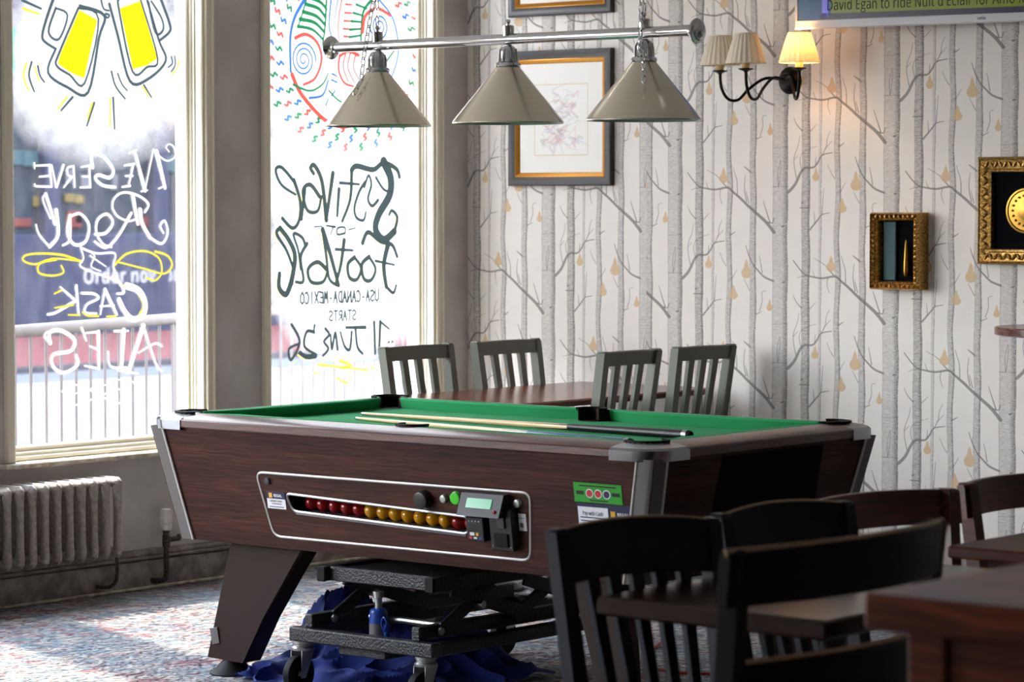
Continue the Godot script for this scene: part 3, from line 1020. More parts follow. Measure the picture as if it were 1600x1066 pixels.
func window(n: int, zl: float, zr: float, paint: String) -> void:
	# zl is the edge further into the room, zr the edge nearer the papered wall
	var y0 := 0.559
	var y1 := 2.75
	var ym := (y0 + y1) / 2.0
	var zm := (zl + zr) / 2.0
	var w := zl - zr
	var o := thing("window_%d" % n, {1: "tall window painted with two clinking beer mugs, over the radiator", 2: "tall window painted with a coloured wheel and festival lettering, by the papered wall"}.get(n, "tall clear window further along the grey wall"), "window", Vector3.ZERO, 0.0, "" if n < 3 else "clear windows along the street wall", "structure")
	var trim := MB.new()
	for s: float in [-1.0, 1.0]:
		var ze := zm + s * w / 2.0
		box(trim, Vector3(WALL_X + 0.006, ym, ze + s * 0.023), Vector3(0.016, y1 - y0, 0.046), 0.004)
		box(trim, Vector3(WALL_X + 0.014, ym, ze + s * 0.038), Vector3(0.016, y1 - y0, 0.014), 0.005)
	box(trim, Vector3(WALL_X + 0.006, y1 + 0.023, zm), Vector3(0.016, 0.046, w + 0.092), 0.004)
	obj("architrave", trim, M.cream_paint, o)
	var lining := MB.new()
	for s: float in [-1.0, 1.0]:
		var ze := zm + s * w / 2.0
		box(lining, Vector3(WALL_X - 0.044, ym, ze - s * 0.006), Vector3(0.09, y1 - y0, 0.012), 0.002)
		tube(lining, [Vector3(WALL_X - 0.004, y0, ze - s * 0.006), Vector3(WALL_X - 0.004, y1, ze - s * 0.006)], 0.009, 8)
	box(lining, Vector3(WALL_X - 0.044, y1 - 0.006, zm), Vector3(0.09, 0.012, w), 0.002)
	obj("jamb_lining", lining, M.cream_paint, o)
	var sash := MB.new()
	for s: float in [-1.0, 1.0]:
		var ze := zm + s * (w / 2.0 - 0.012)
		box(sash, Vector3(-1.612, ym, ze - s * 0.013), Vector3(0.036, y1 - y0, 0.026), 0.004)
		box(sash, Vector3(-1.59, ym, ze - s * 0.006), Vector3(0.016, y1 - y0, 0.012), 0.004)
		box(sash, Vector3(-1.574, ym, ze - s * 0.003), Vector3(0.012, y1 - y0, 0.006), 0.002)
	box(sash, Vector3(-1.612, y0 + 0.028, zm), Vector3(0.036, 0.056, w - 0.024), 0.005)
	box(sash, Vector3(-1.588, y0 + 0.018, zm), Vector3(0.016, 0.036, w - 0.024), 0.005)
	box(sash, Vector3(-1.574, y0 + 0.010, zm), Vector3(0.014, 0.02, w - 0.024), 0.004)
	box(sash, Vector3(-1.612, y1 - 0.03, zm), Vector3(0.036, 0.05, w - 0.024), 0.005)
	obj("sash", sash, M.cream_paint, o)
	var pane := MB.new()
	pane.quad(Vector3(-1.62, y0 + 0.04, zl - 0.02), Vector3(-1.62, y0 + 0.04, zr + 0.02), Vector3(-1.62, y1 - 0.04, zr + 0.02), Vector3(-1.62, y1 - 0.04, zl - 0.02), Vector3.RIGHT)
	obj("pane", pane, M.pane, o)
	if paint:
		# the sheet starts at the left edge and 2.60 m up; its lower edge tucks into the sash
		var film := MB.new()
		var zw := 1.056 if n == 1 else 1.084
		film.quad(Vector3(-1.616, 0.60, zl), Vector3(-1.616, 0.60, zl - zw), Vector3(-1.616, 2.60, zl - zw), Vector3(-1.616, 2.60, zl), Vector3.RIGHT)
		obj("window_painting", film, M[paint], o).set_meta("label", "hand painting on the inside of the glass")
	part("window_board", o, M.sill_paint, Vector3(-1.552, y0 - 0.011, zm), Vector3(0.125, 0.022, w + 0.14), 0.005)

func slat_chair(called: String, label: String, paint: Material, edge: Material, w: float, hs: float, ht: float, slats: int, rail: float, bow: float, group: String, weave: Material = null, ladder := false, deep := 0.41) -> Node3D:
	# faces local +z; the origin lies on the floor under the middle of the back
	var o := thing(called, label, "chair", Vector3.ZERO, 0.0, group)
	var rake := 0.045 if ladder else 0.075
	var px := w / 2.0 - (0.055 if ladder else 0.02)
	var back := func(y: float) -> float: return 0.0 if y < hs else -rake * (y - hs) / (ht - hs)
	for s: float in [-1.0, 1.0]:
		var m := MB.new()
		var top := ht - 0.004
		var spread := 0.025 if ladder else 0.012
		slab(m, [Vector3(s * px - 0.019, 0, 0.02), Vector3(s * px + 0.019, 0, 0.02), Vector3(s * px + 0.019, 0, -0.018), Vector3(s * px - 0.019, 0, -0.018)],
			[Vector3(s * px - 0.019, hs, 0.02), Vector3(s * px + 0.019, hs, 0.02), Vector3(s * px + 0.019, hs, -0.022), Vector3(s * px - 0.019, hs, -0.022)])
		slab(m, [Vector3(s * px - 0.019, hs, 0.02), Vector3(s * px + 0.019, hs, 0.02), Vector3(s * px + 0.019, hs, -0.022), Vector3(s * px - 0.019, hs, -0.022)],
			[Vector3(s * (px + spread) - 0.017, top, -rake + 0.018), Vector3(s * (px + spread) + 0.017, top, -rake + 0.018), Vector3(s * (px + spread) + 0.017, top, -rake - 0.024), Vector3(s * (px + spread) - 0.017, top, -rake - 0.024)])
		box(m, Vector3(s * (px + spread), top + 0.003, -rake - 0.003), Vector3(0.034, 0.010, 0.042), 0.005)
		obj("back_post", m, paint, o)
		var f := MB.new()
		slab(f, [Vector3(s * (px - 0.01) - 0.014, 0, deep - 0.03), Vector3(s * (px - 0.01) + 0.014, 0, deep - 0.03), Vector3(s * (px - 0.01) + 0.014, 0, deep - 0.002), Vector3(s * (px - 0.01) - 0.014, 0, deep - 0.002)],
			[Vector3(s * (px - 0.01) - 0.02, hs - 0.03, deep - 0.04), Vector3(s * (px - 0.01) + 0.02, hs - 0.03, deep - 0.04), Vector3(s * (px - 0.01) + 0.02, hs - 0.03, deep), Vector3(s * (px - 0.01) - 0.02, hs - 0.03, deep)])
		obj("front_leg", f, paint, o)
		var st := MB.new()
		box(st, Vector3(s * (px - 0.005), 0.2, deep * 0.475), Vector3(0.018, 0.032, deep - 0.04), 0.003)
		box(st, Vector3(s * (px - 0.005), hs - 0.055, deep * 0.475), Vector3(0.02, 0.06, deep - 0.04), 0.003)
		obj("stretcher", st, paint, o)
	var seat := MB.new()
	prism(seat, PackedVector2Array([Vector2(-px - 0.01, -0.02), Vector2(px + 0.01, -0.02), Vector2(px + 0.025, deep - 0.01), Vector2(px - 0.02, deep + 0.02), Vector2(-px + 0.02, deep + 0.02), Vector2(-px - 0.025, deep - 0.01)]), -0.015, 0.018, Transform3D(Basis(Vector3.RIGHT, Vector3.BACK, Vector3.DOWN), Vector3(0, hs - 0.012, 0)), 0.008)
	obj("seat", seat, weave if weave else paint, o)
	# rails: arched in front view and bowed in plan
	var rails := [[ht - rail, ht, "top_rail"]]
	if ladder:
		rails.append([ht - rail - 0.20, ht - rail - 0.11, "back_rail"])
	for r: Array in rails:
		var rm := MB.new()
		var em := MB.new()
		var rings := []
		for i in 13:
			var t := i / 12.0 * 2.0 - 1.0
			var x := t * (px + 0.055 if ladder and r[2] == "top_rail" else px + 0.015 if ladder else px + 0.002)
			var z: float = back.call(r[1]) - bow * (1.0 - t * t)
			var zb: float = back.call(r[0]) - bow * (1.0 - t * t)
			var arch := (1.0 - t * t) * (0.003 if slats == 3 else 0.014 if not ladder else 0.006)
			rings.append([Vector3(x, r[0] + arch * 0.6, zb + 0.011), Vector3(x, r[1] + arch - 0.005, z + 0.011), Vector3(x, r[1] + arch, z + 0.006), Vector3(x, r[1] + arch, z - 0.008), Vector3(x, r[1] + arch - 0.005, z - 0.013), Vector3(x, r[0] + arch * 0.6, zb - 0.013)])
		loft(rm, rings, true, true)
		obj(r[2], rm, paint, o)
		if edge:
			var line := []
			for q: Array in rings:
				line.append((q[2] + q[3]) / 2.0 - Vector3(0, 0.0015, 0))
			tube(em, line, 0.0078 if ladder else 0.0058, 8)
			obj("worn_lit_edge", em, edge, o)
	if not ladder:
		var low := MB.new()
		box(low, Vector3(0, hs + 0.055, -0.005), Vector3(px * 2.0, 0.04, 0.02), 0.003)
		obj("lower_rail", low, paint, o)
		for k in slats:
			var t := (k + 1.0) / (slats + 1.0) * 2.0 - 1.0
			var m := MB.new()
			var wide := 0.0185 if slats < 4 else 0.0155
			var x0 := t * px * 0.96
			var x1 := t * px * 0.86
			var z1: float = back.call(ht - rail) - bow * (1.0 - t * t)
			slab(m, [Vector3(x1 - wide * 0.75, hs + 0.06, 0.008), Vector3(x1 + wide * 0.75, hs + 0.06, 0.008), Vector3(x1 + wide * 0.75, hs + 0.06, -0.01), Vector3(x1 - wide * 0.75, hs + 0.06, -0.01)],
				[Vector3(x0 - wide, ht - rail + 0.012, z1 + 0.008), Vector3(x0 + wide, ht - rail + 0.012, z1 + 0.008), Vector3(x0 + wide, ht - rail + 0.012, z1 - 0.010), Vector3(x0 - wide, ht - rail + 0.012, z1 - 0.010)])
			obj("slat", m, paint, o)
	return o

func table(called: String, label: String, x0: float, x1: float, z0: float, z1: float, h: float, thick: float, wood_m: Material, leg_m: Material, columns := 0) -> Node3D:
	var c := Vector3((x0 + x1) / 2, 0, (z0 + z1) / 2)
	var o := thing(called, label, "table", c)
	var w := x1 - x0
	var d := z1 - z0
	part("tabletop", o, wood_m, Vector3(0, h - thick / 2, 0), Vector3(w, thick, d), 0.006)
	for k in columns:
		# pub pedestal: a column on a domed foot
		var q := Vector3(0, 0, (k - (columns - 1) / 2.0) * d * 0.55)
		var col := MB.new()
		lathe(col, [Vector2(0.032, 0.05), Vector2(0.030, 0.10), Vector2(0.030, h - thick - 0.06), Vector2(0.07, h - thick - 0.01), Vector2(0.07, h - thick)], tf(q), 20)
		obj("column", col, leg_m, o)
		var base := MB.new()
		lathe(base, [Vector2(0.19, 0.0), Vector2(0.19, 0.012), Vector2(0.10, 0.030), Vector2(0.04, 0.055), Vector2(0.0005, 0.056)], tf(q), 28)
		obj("foot", base, leg_m, o)
	if columns:
		return o
	var ap := MB.new()
	for s: float in [-1.0, 1.0]:
		box(ap, Vector3(s * (w / 2 - 0.07), h - thick - 0.04, 0), Vector3(0.022, 0.08, d - 0.16), 0.002)
		box(ap, Vector3(0, h - thick - 0.04, s * (d / 2 - 0.07)), Vector3(w - 0.16, 0.08, 0.022), 0.002)
	obj("apron", ap, leg_m, o)
	for sx: float in [-1.0, 1.0]:
		for sz: float in [-1.0, 1.0]:
			var m := MB.new()
			box(m, Vector3(sx * (w / 2 - 0.08), (h - thick) / 2, sz * (d / 2 - 0.08)), Vector3(0.065, h - thick, 0.065), 0.004)
			obj("leg", m, leg_m, o)
	return o

func pool_table() -> void:
	var L := 2.134
	var W := 1.218
	var o := thing("pool_table", "coin-operated walnut pool table with green cloth and chrome corners, in the middle of the room", "pool table")
	# the cabinet: front board with a ball window, the other boards plain
	var yt := 0.826
	var yb := 0.447
	var fz := func(y: float) -> float: return -0.012 - (yt - y) / (yt - yb) * 0.055
	var fx := func(y: float) -> float: return 0.012 + (yt - y) / (yt - yb) * 0.09
	var F := func(x: float, y: float, deep := 0.0) -> Vector3: return Vector3(x, y, fz.call(y) - deep)
	var front := MB.new()
	var hole := [Vector2(0.640, 0.5755), Vector2(0.614, 0.632), Vector2(1.388, 0.608), Vector2(1.384, 0.554)]  # lower left, upper left, upper right, lower right
	var piece := func(q: Array) -> void:
		var a := []
		var b := []
		for p: Vector2 in q:
			a.append(F.call(p.x, p.y))
			b.append(F.call(p.x, p.y, 0.022))
		slab(front, a, b)
	piece.call([Vector2(fx.call(yt), yt), hole[1], hole[0], Vector2(fx.call(yb), yb)])
	piece.call([Vector2(fx.call(yt), yt), Vector2(L - fx.call(yt), yt), hole[2], hole[1]])
	piece.call([hole[2], Vector2(L - fx.call(yt), yt), Vector2(L - fx.call(yb), yb), hole[3]])
	piece.call([hole[0], hole[3], Vector2(L - fx.call(yb), yb), Vector2(fx.call(yb), yb)])
	obj("front_panel", front, M.walnut, o)
	var back := MB.new()
	slab(back, [Vector3(fx.call(yt), yt, -W + 0.012), Vector3(L - fx.call(yt), yt, -W + 0.012), Vector3(L - fx.call(yb), yb, -W + 0.067), Vector3(fx.call(yb), yb, -W + 0.067)],
		[Vector3(fx.call(yt), yt, -W + 0.034), Vector3(L - fx.call(yt), yt, -W + 0.034), Vector3(L - fx.call(yb), yb, -W + 0.089), Vector3(fx.call(yb), yb, -W + 0.089)])
	obj("back_panel", back, M.walnut, o)
	for e in 2:
		var m := MB.new()
		var X := func(x: float) -> float: return x if e == 0 else L - x
		slab(m, [Vector3(X.call(fx.call(yt)), yt, -0.013), Vector3(X.call(fx.call(yt)), yt, -W + 0.013), Vector3(X.call(fx.call(yb)), yb, -W + 0.068), Vector3(X.call(fx.call(yb)), yb, -0.068)],
			[Vector3(X.call(fx.call(yt) + 0.02), yt, -0.013), Vector3(X.call(fx.call(yt) + 0.02), yt, -W + 0.013), Vector3(X.call(fx.call(yb) + 0.02), yb, -W + 0.068), Vector3(X.call(fx.call(yb) + 0.02), yb, -0.068)])
		obj("end_panel", m, M.walnut, o)
	part("cabinet_floor", o, M.black_plastic, Vector3(L / 2, yb + 0.004, -W / 2), Vector3(L - 0.24, 0.012, W - 0.16), 0.0)
	# black slab that paints a shadow onto the right-hand end
	var shade_slab := MB.new()
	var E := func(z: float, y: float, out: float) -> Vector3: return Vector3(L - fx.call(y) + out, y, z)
	slab(shade_slab, [E.call(-0.36, 0.815, 0.003), E.call(-0.90, 0.815, 0.003), E.call(-0.93, 0.50, 0.003), E.call(-0.36, 0.50, 0.003)], [E.call(-0.36, 0.815, -0.01), E.call(-0.90, 0.815, -0.01), E.call(-0.93, 0.50, -0.01), E.call(-0.36, 0.50, -0.01)])
	obj("end_shade_slab", shade_slab, M.end_shade_black, o)
	# ball gully behind the window
	var trough := MB.new()
	slab(trough, [F.call(0.60, 0.565, 0.024), F.call(1.48, 0.538, 0.024), F.call(1.48, 0.549, 0.024), F.call(0.60, 0.576, 0.024)], [F.call(0.60, 0.565, 0.10), F.call(1.48, 0.538, 0.10), F.call(1.48, 0.549, 0.10), F.call(0.60, 0.576, 0.10)])
	slab(trough, [F.call(0.58, 0.54, 0.10), F.call(1.50, 0.52, 0.10), F.call(1.50, 0.64, 0.10), F.call(0.58, 0.67, 0.10)], [F.call(0.58, 0.54, 0.11), F.call(1.50, 0.52, 0.11), F.call(1.50, 0.64, 0.11), F.call(0.58, 0.67, 0.11)])
	slab(trough, [F.call(0.58, 0.648, 0.03), F.call(1.50, 0.62, 0.03), F.call(1.50, 0.63, 0.03), F.call(0.58, 0.66, 0.03)], [F.call(0.58, 0.648, 0.11), F.call(1.50, 0.62, 0.11), F.call(1.50, 0.63, 0.11), F.call(0.58, 0.66, 0.11)])
	obj("ball_gully", trough, M.black_plastic, o)
	# pale inlays: the large outline and the bezel of the ball window
	var loop := func(q: Array, r: float, out: float) -> Array:
		var pts := []
		for i in q.size():
			var p: Vector2 = q[i]
			var a: Vector2 = (q[(i + q.size() - 1) % q.size()] - p).normalized()
			var b: Vector2 = (q[(i + 1) % q.size()] - p).normalized()
			for k in 6:
				var t := k / 5.0
				var c := p + a * r * (1.0 - t) * (1.0 - t) + b * r * t * t
				pts.append(F.call(c.x, c.y, -out))
		pts.append(pts[0])
		pts.append(pts[1])
		return pts
	var inlay := MB.new()
	tube(inlay, loop.call([Vector2(0.487, 0.695), Vector2(1.643, 0.699), Vector2(1.619, 0.489), Vector2(0.540, 0.486)], 0.032, 0.0), 0.0042, 6, false)
	obj("outline_trim", inlay, M.pale_trim, o)
	var bezel := MB.new()
	tube(bezel, loop.call([hole[1], hole[2], hole[3], hole[0]], 0.022, 0.001), 0.0048, 6, false)
	slab(bezel, [F.call(0.655, 0.566, -0.004), F.call(1.372, 0.545, -0.004), F.call(1.374, 0.553, -0.007), F.call(0.650, 0.574, -0.007)], [F.call(0.655, 0.566, 0.02), F.call(1.372, 0.545, 0.02), F.call(1.374, 0.556, 0.06), F.call(0.650, 0.5775, 0.06)])
	obj("window_bezel", bezel, M.aluminium, o)
	# rails with a bullnose, mitred into the chrome corner castings
	var prof := [Vector2(0.003, 0.826), Vector2(0.0, 0.830), Vector2(0.0, 0.850), Vector2(0.004, 0.854), Vector2(0.006, 0.854), Vector2(0.018, 0.859), Vector2(0.04, 0.8635), Vector2(0.07, 0.867), Vector2(0.105, 0.868), Vector2(0.105, 0.83)]
	for k in 4:
		var m := MB.new()
		m.crease = 0.86
		var long := k % 2 == 0
		var n := L if long else W
		var rings := []
		for s: float in [0.150, n - 0.150]:
			var ring := []
			for p: Vector2 in prof:
				ring.append(Vector3(s, p.y, -p.x) if k == 0 else Vector3(s, p.y, -W + p.x) if k == 2 else Vector3(L - p.x, p.y, -s) if k == 1 else Vector3(p.x, p.y, -s))
			rings.append(ring)
		loft(m, rings, true, true)
		obj("rail", m, M.rail_wood, o)
	for k in 4:
		var sx := 1.0 if k in [0, 3] else -1.0
		var sz := -1.0 if k in [0, 1] else 1.0
		var base := Vector3(0.0 if sx > 0 else L, 0, 0.0 if sz < 0 else -W)
		var put := func(a: float, b: float, y: float) -> Vector3: return base + Vector3(a * sx, y, b * sz)
		var path := [Vector2(0.168, -0.003), Vector2(0.085, -0.003), Vector2(0.055, 0.004), Vector2(0.025, 0.025), Vector2(0.004, 0.055), Vector2(-0.003, 0.085), Vector2(-0.003, 0.168)]
		var inner := [Vector2(0.160, 0.108), Vector2(0.142, 0.080), Vector2(0.118, 0.066), Vector2(0.088, 0.088), Vector2(0.066, 0.118), Vector2(0.080, 0.142), Vector2(0.108, 0.160)]
		var side := MB.new()
		var top := MB.new()
		side.crease = 0.8
		for i in 6:
			var a: Vector2 = path[i]
			var b: Vector2 = path[i + 1]
			var out: Vector3 = put.call(-1, -1, 0) - base
			side.quad(put.call(a.x, a.y, 0.819), put.call(b.x, b.y, 0.819), put.call(b.x, b.y, 0.850), put.call(a.x, a.y, 0.850), out)
			var ai: Vector2 = a.lerp(inner[i], 0.09)
			var bi: Vector2 = b.lerp(inner[i + 1], 0.09)
			side.quad(put.call(a.x, a.y, 0.850), put.call(b.x, b.y, 0.850), put.call(bi.x, bi.y, 0.857), put.call(ai.x, ai.y, 0.857), out + Vector3.UP * 0.02)
			side.quad(put.call(a.x, a.y, 0.819), put.call(b.x, b.y, 0.819), put.call(b.x + 0.02, b.y + 0.02, 0.819), put.call(a.x + 0.02, a.y + 0.02, 0.819), Vector3.DOWN)
			var hs := [0.857, 0.863, 0.868, 0.871]
			var ks := [0.09, 0.35, 0.7, 1.0]
			for j in 3:
				var a0: Vector2 = a.lerp(inner[i], ks[j])
				var b0: Vector2 = b.lerp(inner[i + 1], ks[j])
				var a1: Vector2 = a.lerp(inner[i], ks[j + 1])
				var b1: Vector2 = b.lerp(inner[i + 1], ks[j + 1])
				top.quad(put.call(a0.x, a0.y, hs[j]), put.call(b0.x, b0.y, hs[j]), put.call(b1.x, b1.y, hs[j + 1]), put.call(a1.x, a1.y, hs[j + 1]), Vector3.UP)
		for e in [0, 6]:
			side.quad(put.call(path[e].x, path[e].y, 0.819), put.call(path[e].x, path[e].y, 0.852), put.call(inner[e].x, inner[e].y, 0.869), put.call(inner[e].x, inner[e].y, 0.83), put.call(1, 0, 0) - base if e == 0 else put.call(0, 1, 0) - base)
		var c := obj("corner_casting", side, M.casting_chrome, o)
		obj("casting_top", top, M.pebbled_chrome, c)
	# bed, cushions, pockets
	part("bed", o, M.baize, Vector3(L / 2, 0.818, -W / 2), Vector3(L - 0.206, 0.024, W - 0.206), 0.0)
	for c: Array in [[0, 0.165, 1.015], [0, 1.119, L - 0.165], [2, 0.165, 1.015], [2, 1.119, L - 0.165], [1, 0.165, W - 0.165], [3, 0.165, W - 0.165]]:
		var m := MB.new()
		var k: int = c[0]
		var rings := []
		for i in 7:
			var t := i / 6.0
			var s := lerpf(c[1], c[2], t)
			var nose := 0.152 - 0.035 * pow(absf(t * 2.0 - 1.0), 14.0)
			var ring := []
			for p: Vector2 in [Vector2(0.104, 0.8685), Vector2(nose - 0.012, 0.8695), Vector2(nose - 0.003, 0.868), Vector2(nose, 0.863), Vector2(nose - 0.010, 0.830), Vector2(0.104, 0.830)]:
				ring.append(Vector3(s, p.y, -p.x) if k == 0 else Vector3(s, p.y, -W + p.x) if k == 2 else Vector3(L - p.x, p.y, -s) if k == 1 else Vector3(p.x, p.y, -s))
			rings.append(ring)
		loft(m, rings, true, true)
		obj("cushion", m, M.baize, o)
	for p: Array in [[0.118, -0.118, 0.060], [L - 0.118, -0.118, 0.060], [0.118, -W + 0.118, 0.060], [L - 0.118, -W + 0.118, 0.060], [L / 2, -0.150, 0.047], [L / 2, -W + 0.150, 0.047]]:
		var m := MB.new()
		var to := Vector3(L / 2, 0, -W / 2) - Vector3(p[0], 0, p[1])
		if absf(p[0] - L / 2) < 0.01:
			to.x = 0.0
		var mouth := atan2(to.z, to.x)
		# the liner stands behind the pocket as a half ring; the hole itself is a dark well
		for i in 14:
			var a := mouth + lerpf(1.25, TAU - 1.25, i / 14.0)
			var b := mouth + lerpf(1.25, TAU - 1.25, (i + 1) / 14.0)
			var q := Vector3(p[0], 0, p[1])
			var da := Vector3(cos(a), 0, sin(a))
			var db := Vector3(cos(b), 0, sin(b))
			var r: float = p[2]
			var lip := 0.009
			m.quad(q + da * r + Vector3.UP * 0.80, q + db * r + Vector3.UP * 0.80, q + db * r + Vector3.UP * 0.876, q + da * r + Vector3.UP * 0.876, -da - db)
			m.quad(q + da * r + Vector3.UP * 0.876, q + db * r + Vector3.UP * 0.876, q + db * (r + lip) + Vector3.UP * 0.875, q + da * (r + lip) + Vector3.UP * 0.875, Vector3.UP)
			m.quad(q + da * (r + lip) + Vector3.UP * 0.875, q + db * (r + lip) + Vector3.UP * 0.875, q + db * (r + lip) + Vector3.UP * 0.860, q + da * (r + lip) + Vector3.UP * 0.872, da + db)
		lathe(m, [Vector2(p[2] * 0.98, 0.8315), Vector2(0.001, 0.8315)], tf(Vector3(p[0], 0, p[1])), 20)
		obj("pocket", m, M.black_rubber, o)
	# metal strips down the four corners of the cabinet
	for k in 4:
		var sx := 1.0 if k in [0, 3] else -1.0
		var sz := -1.0 if k in [0, 1] else 1.0
		var m := MB.new()
		var beads := MB.new()
		var at := func(a: float, b: float, y: float, out := 0.0) -> Vector3:
			var x: float = fx.call(y)
			var z: float = -fz.call(y)
			var q := Vector3((0.0 if sx > 0 else L) + sx * (x + a - out), y, (0.0 if sz < 0 else -W) + sz * (z + b - out))
			return q
		var plan := [Vector2(0.058, -0.004), Vector2(0.016, -0.005), Vector2(0.004, -0.001), Vector2(-0.001, 0.004), Vector2(-0.005, 0.016), Vector2(-0.004, 0.058)]
		for i in 5:
			var out := Vector3(-sx, 0, -sz)
			m.quad(at.call(plan[i].x, plan[i].y, yt), at.call(plan[i + 1].x, plan[i + 1].y, yt), at.call(plan[i + 1].x, plan[i + 1].y, yb), at.call(plan[i].x, plan[i].y, yb), out)
		for e: Vector2 in [Vector2(0.060, -0.004), Vector2(-0.004, 0.060)]:
			tube(beads, [at.call(e.x, e.y, yt), at.call(e.x, e.y, yb)], 0.0045, 8)
		var c := obj("corner_strip", m, M.grey_trim, o)
		obj("strip_bead", beads, M.pale_trim, c)
	# splayed legs with levelling feet
	for k in 4:
		var far := k > 1
		var right := k % 2 == 1
		var m := MB.new()
		var X := func(x: float) -> float: return L - (0.17 + (x - 0.19) * 0.55) if right else x
		var Z := func(z: float) -> float: return -W - z if far else z
		var outline := [[0.625, 0.447], [0.285, 0.447], [0.272, 0.40], [0.190, 0.05], [0.362, 0.046], [0.45, 0.20]]
		var rings := []
		for zz: Array in [[-0.115, 0.012], [-0.123, 0.0], [-0.190, 0.0], [-0.20, 0.012]]:
			var ring := []
			for p: Array in outline:
				ring.append(Vector3(X.call(lerpf(p[0], 0.38, zz[1] * 4.0)), p[1], Z.call(zz[0] + (0.447 - p[1]) * 0.06)))
			rings.append(ring)
		loft(m, rings, true, true)
		var leg := obj("leg", m, M.leg_vinyl, o)
		var foot := MB.new()
		var cx := 0.285 if not right else L - 0.22
		lathe(foot, [Vector2(0.001, 0.0), Vector2(0.078, 0.0), Vector2(0.079, 0.004), Vector2(0.074, 0.009), Vector2(0.056, 0.022), Vector2(0.042, 0.038), Vector2(0.030, 0.05), Vector2(0.001, 0.05)], tf(Vector3(cx, 0, Z.call(-0.125))), 24)
		obj("levelling_foot", foot, M.black_rubber, leg)
		if k == 0:
			var plate := MB.new()
			box(plate, Vector3(0.232, 0.125, -0.092), Vector3(0.036, 0.055, 0.003), 0.001, Basis(Vector3.BACK, 0.22))
			obj("maker_plate", plate, M.grey_trim, leg)
	# fittings on the front
	var tilt := atan2(0.055, yt - yb)
	var on := func(x: float, y: float, out := 0.0) -> Transform3D: return Transform3D(Basis(Vector3.RIGHT, tilt), F.call(x, y, -out))
	var knob := func(called: String, x: float, y: float, r: float, deep: float, m_: Material) -> MeshInstance3D:
		var m := MB.new()
		lathe(m, [Vector2(r * 1.12, 0.0), Vector2(r * 1.12, deep * 0.25), Vector2(r, deep * 0.4), Vector2(r, deep * 0.9), Vector2(r * 0.86, deep), Vector2(0.0005, deep)], on.call(x, y) * Transform3D(Basis(Vector3.RIGHT, PI / 2), Vector3.ZERO), 20)
		return obj(called, m, m_, o)
	knob.call("key_lock", 0.538, 0.668, 0.011, 0.008, M.dark_grey)
	knob.call("release_knob", 1.217, 0.653, 0.027, 0.03, M.black_plastic)
	knob.call("key_lock", 1.297, 0.660, 0.012, 0.012, M.zinc)
	var start: MeshInstance3D = knob.call("start_button", 1.346, 0.665, 0.019, 0.012, M.green_plastic)
	start.set_meta("label", "bright green round button")
	knob.call("key_lock", 1.592, 0.665, 0.012, 0.012, M.zinc)
	var plate := func(called: String, x0: float, y0: float, x1: float, y1: float, out: float, deep: float, m_: Material, parent: Node3D) -> MeshInstance3D:
		var m := MB.new()
		var t: Transform3D = on.call((x0 + x1) / 2, (y0 + y1) / 2, out)
		box(m, t.origin, Vector3(absf(x1 - x0), absf(y1 - y0), deep), minf(0.003, deep * 0.3), t.basis)
		return obj(called, m, m_, parent)
	var unit := MB.new()
	slab(unit, [F.call(1.394, 0.689, -0.002), F.call(1.561, 0.690, -0.002), F.call(1.561, 0.622, -0.004), F.call(1.394, 0.621, -0.004)], [F.call(1.394, 0.688, -0.03), F.call(1.561, 0.689, -0.03), F.call(1.561, 0.620, -0.065), F.call(1.394, 0.620, -0.065)])
	var control := obj("control_box", unit, M.dark_grey, o)
	var face := func(x: float, y: float) -> Vector3:
		var t := (0.689 - y) / 0.069
		return F.call(x, y, -0.0305 - 0.035 * t)
	var lcd := MB.new()
	slab(lcd, [face.call(1.424, 0.674), face.call(1.523, 0.674), face.call(1.523, 0.645), face.call(1.424, 0.645)], [face.call(1.424, 0.674) + Vector3(0, 0, 0.002), face.call(1.523, 0.674) + Vector3(0, 0, 0.002), face.call(1.523, 0.645) + Vector3(0, 0, 0.002), face.call(1.424, 0.645) + Vector3(0, 0, 0.002)])
	obj("display_screen", lcd, M.display_green, control)
	var led := MB.new()
	ball(led, face.call(1.541, 0.638) + Vector3(0, 0, 0.002), Vector3(0.006, 0.006, 0.004), 10)
	obj("red_button", led, M.red_print, control)
	var reader: MeshInstance3D = plate.call("card_reader", 1.408, 0.542, 1.478, 0.618, 0.02, 0.042, M.black_plastic, o)
	for i in 4:
		plate.call("marker", 1.420 + i * 0.013, 0.600, 1.424 + i * 0.013, 0.604, 0.0415, 0.001, M.white_print, reader)
	for q: Array in [[1.422, 0.562, 0.018, 0.010, "white_print"], [1.446, 0.562, 0.010, 0.010, "gold_print"], [1.418, 0.550, 0.012, 0.008, "red_print"], [1.436, 0.550, 0.013, 0.006, "white_print"], [1.456, 0.550, 0.012, 0.008, "blue_enamel"]]:
		plate.call("badge", q[0], q[1] - q[3] / 2, q[0] + q[2], q[1] + q[3] / 2, 0.0415, 0.001, M[q[4]], reader)
	var coin: MeshInstance3D = plate.call("coin_unit", 1.495, 0.517, 1.585, 0.648, 0.016, 0.034, M.black_plastic, o)
	plate.call("coin_slot", 1.530, 0.585, 1.560, 0.635, 0.036, 0.008, M.dark_grey, coin)
	plate.call("coin_chute", 1.513, 0.528, 1.568, 0.570, 0.036, 0.006, M.black_rubber, coin)
	for q: float in [1.505, 1.575]:
		plate.call("screw", q - 0.003, 0.526, q + 0.003, 0.532, 0.034, 0.003, M.zinc, coin)
	# printed stickers
	var card: MeshInstance3D = plate.call("service_sticker", 0.526, 0.578, 0.609, 0.634, 0.001, 0.0014, M.white_print, o)
	plate.call("sticker_band", 0.526, 0.611, 0.609, 0.634, 0.0018, 0.0012, M.navy_print, card)
	var lay := func(x: float, y: float, out := 0.0026) -> Transform3D: return on.call(x, y, out)
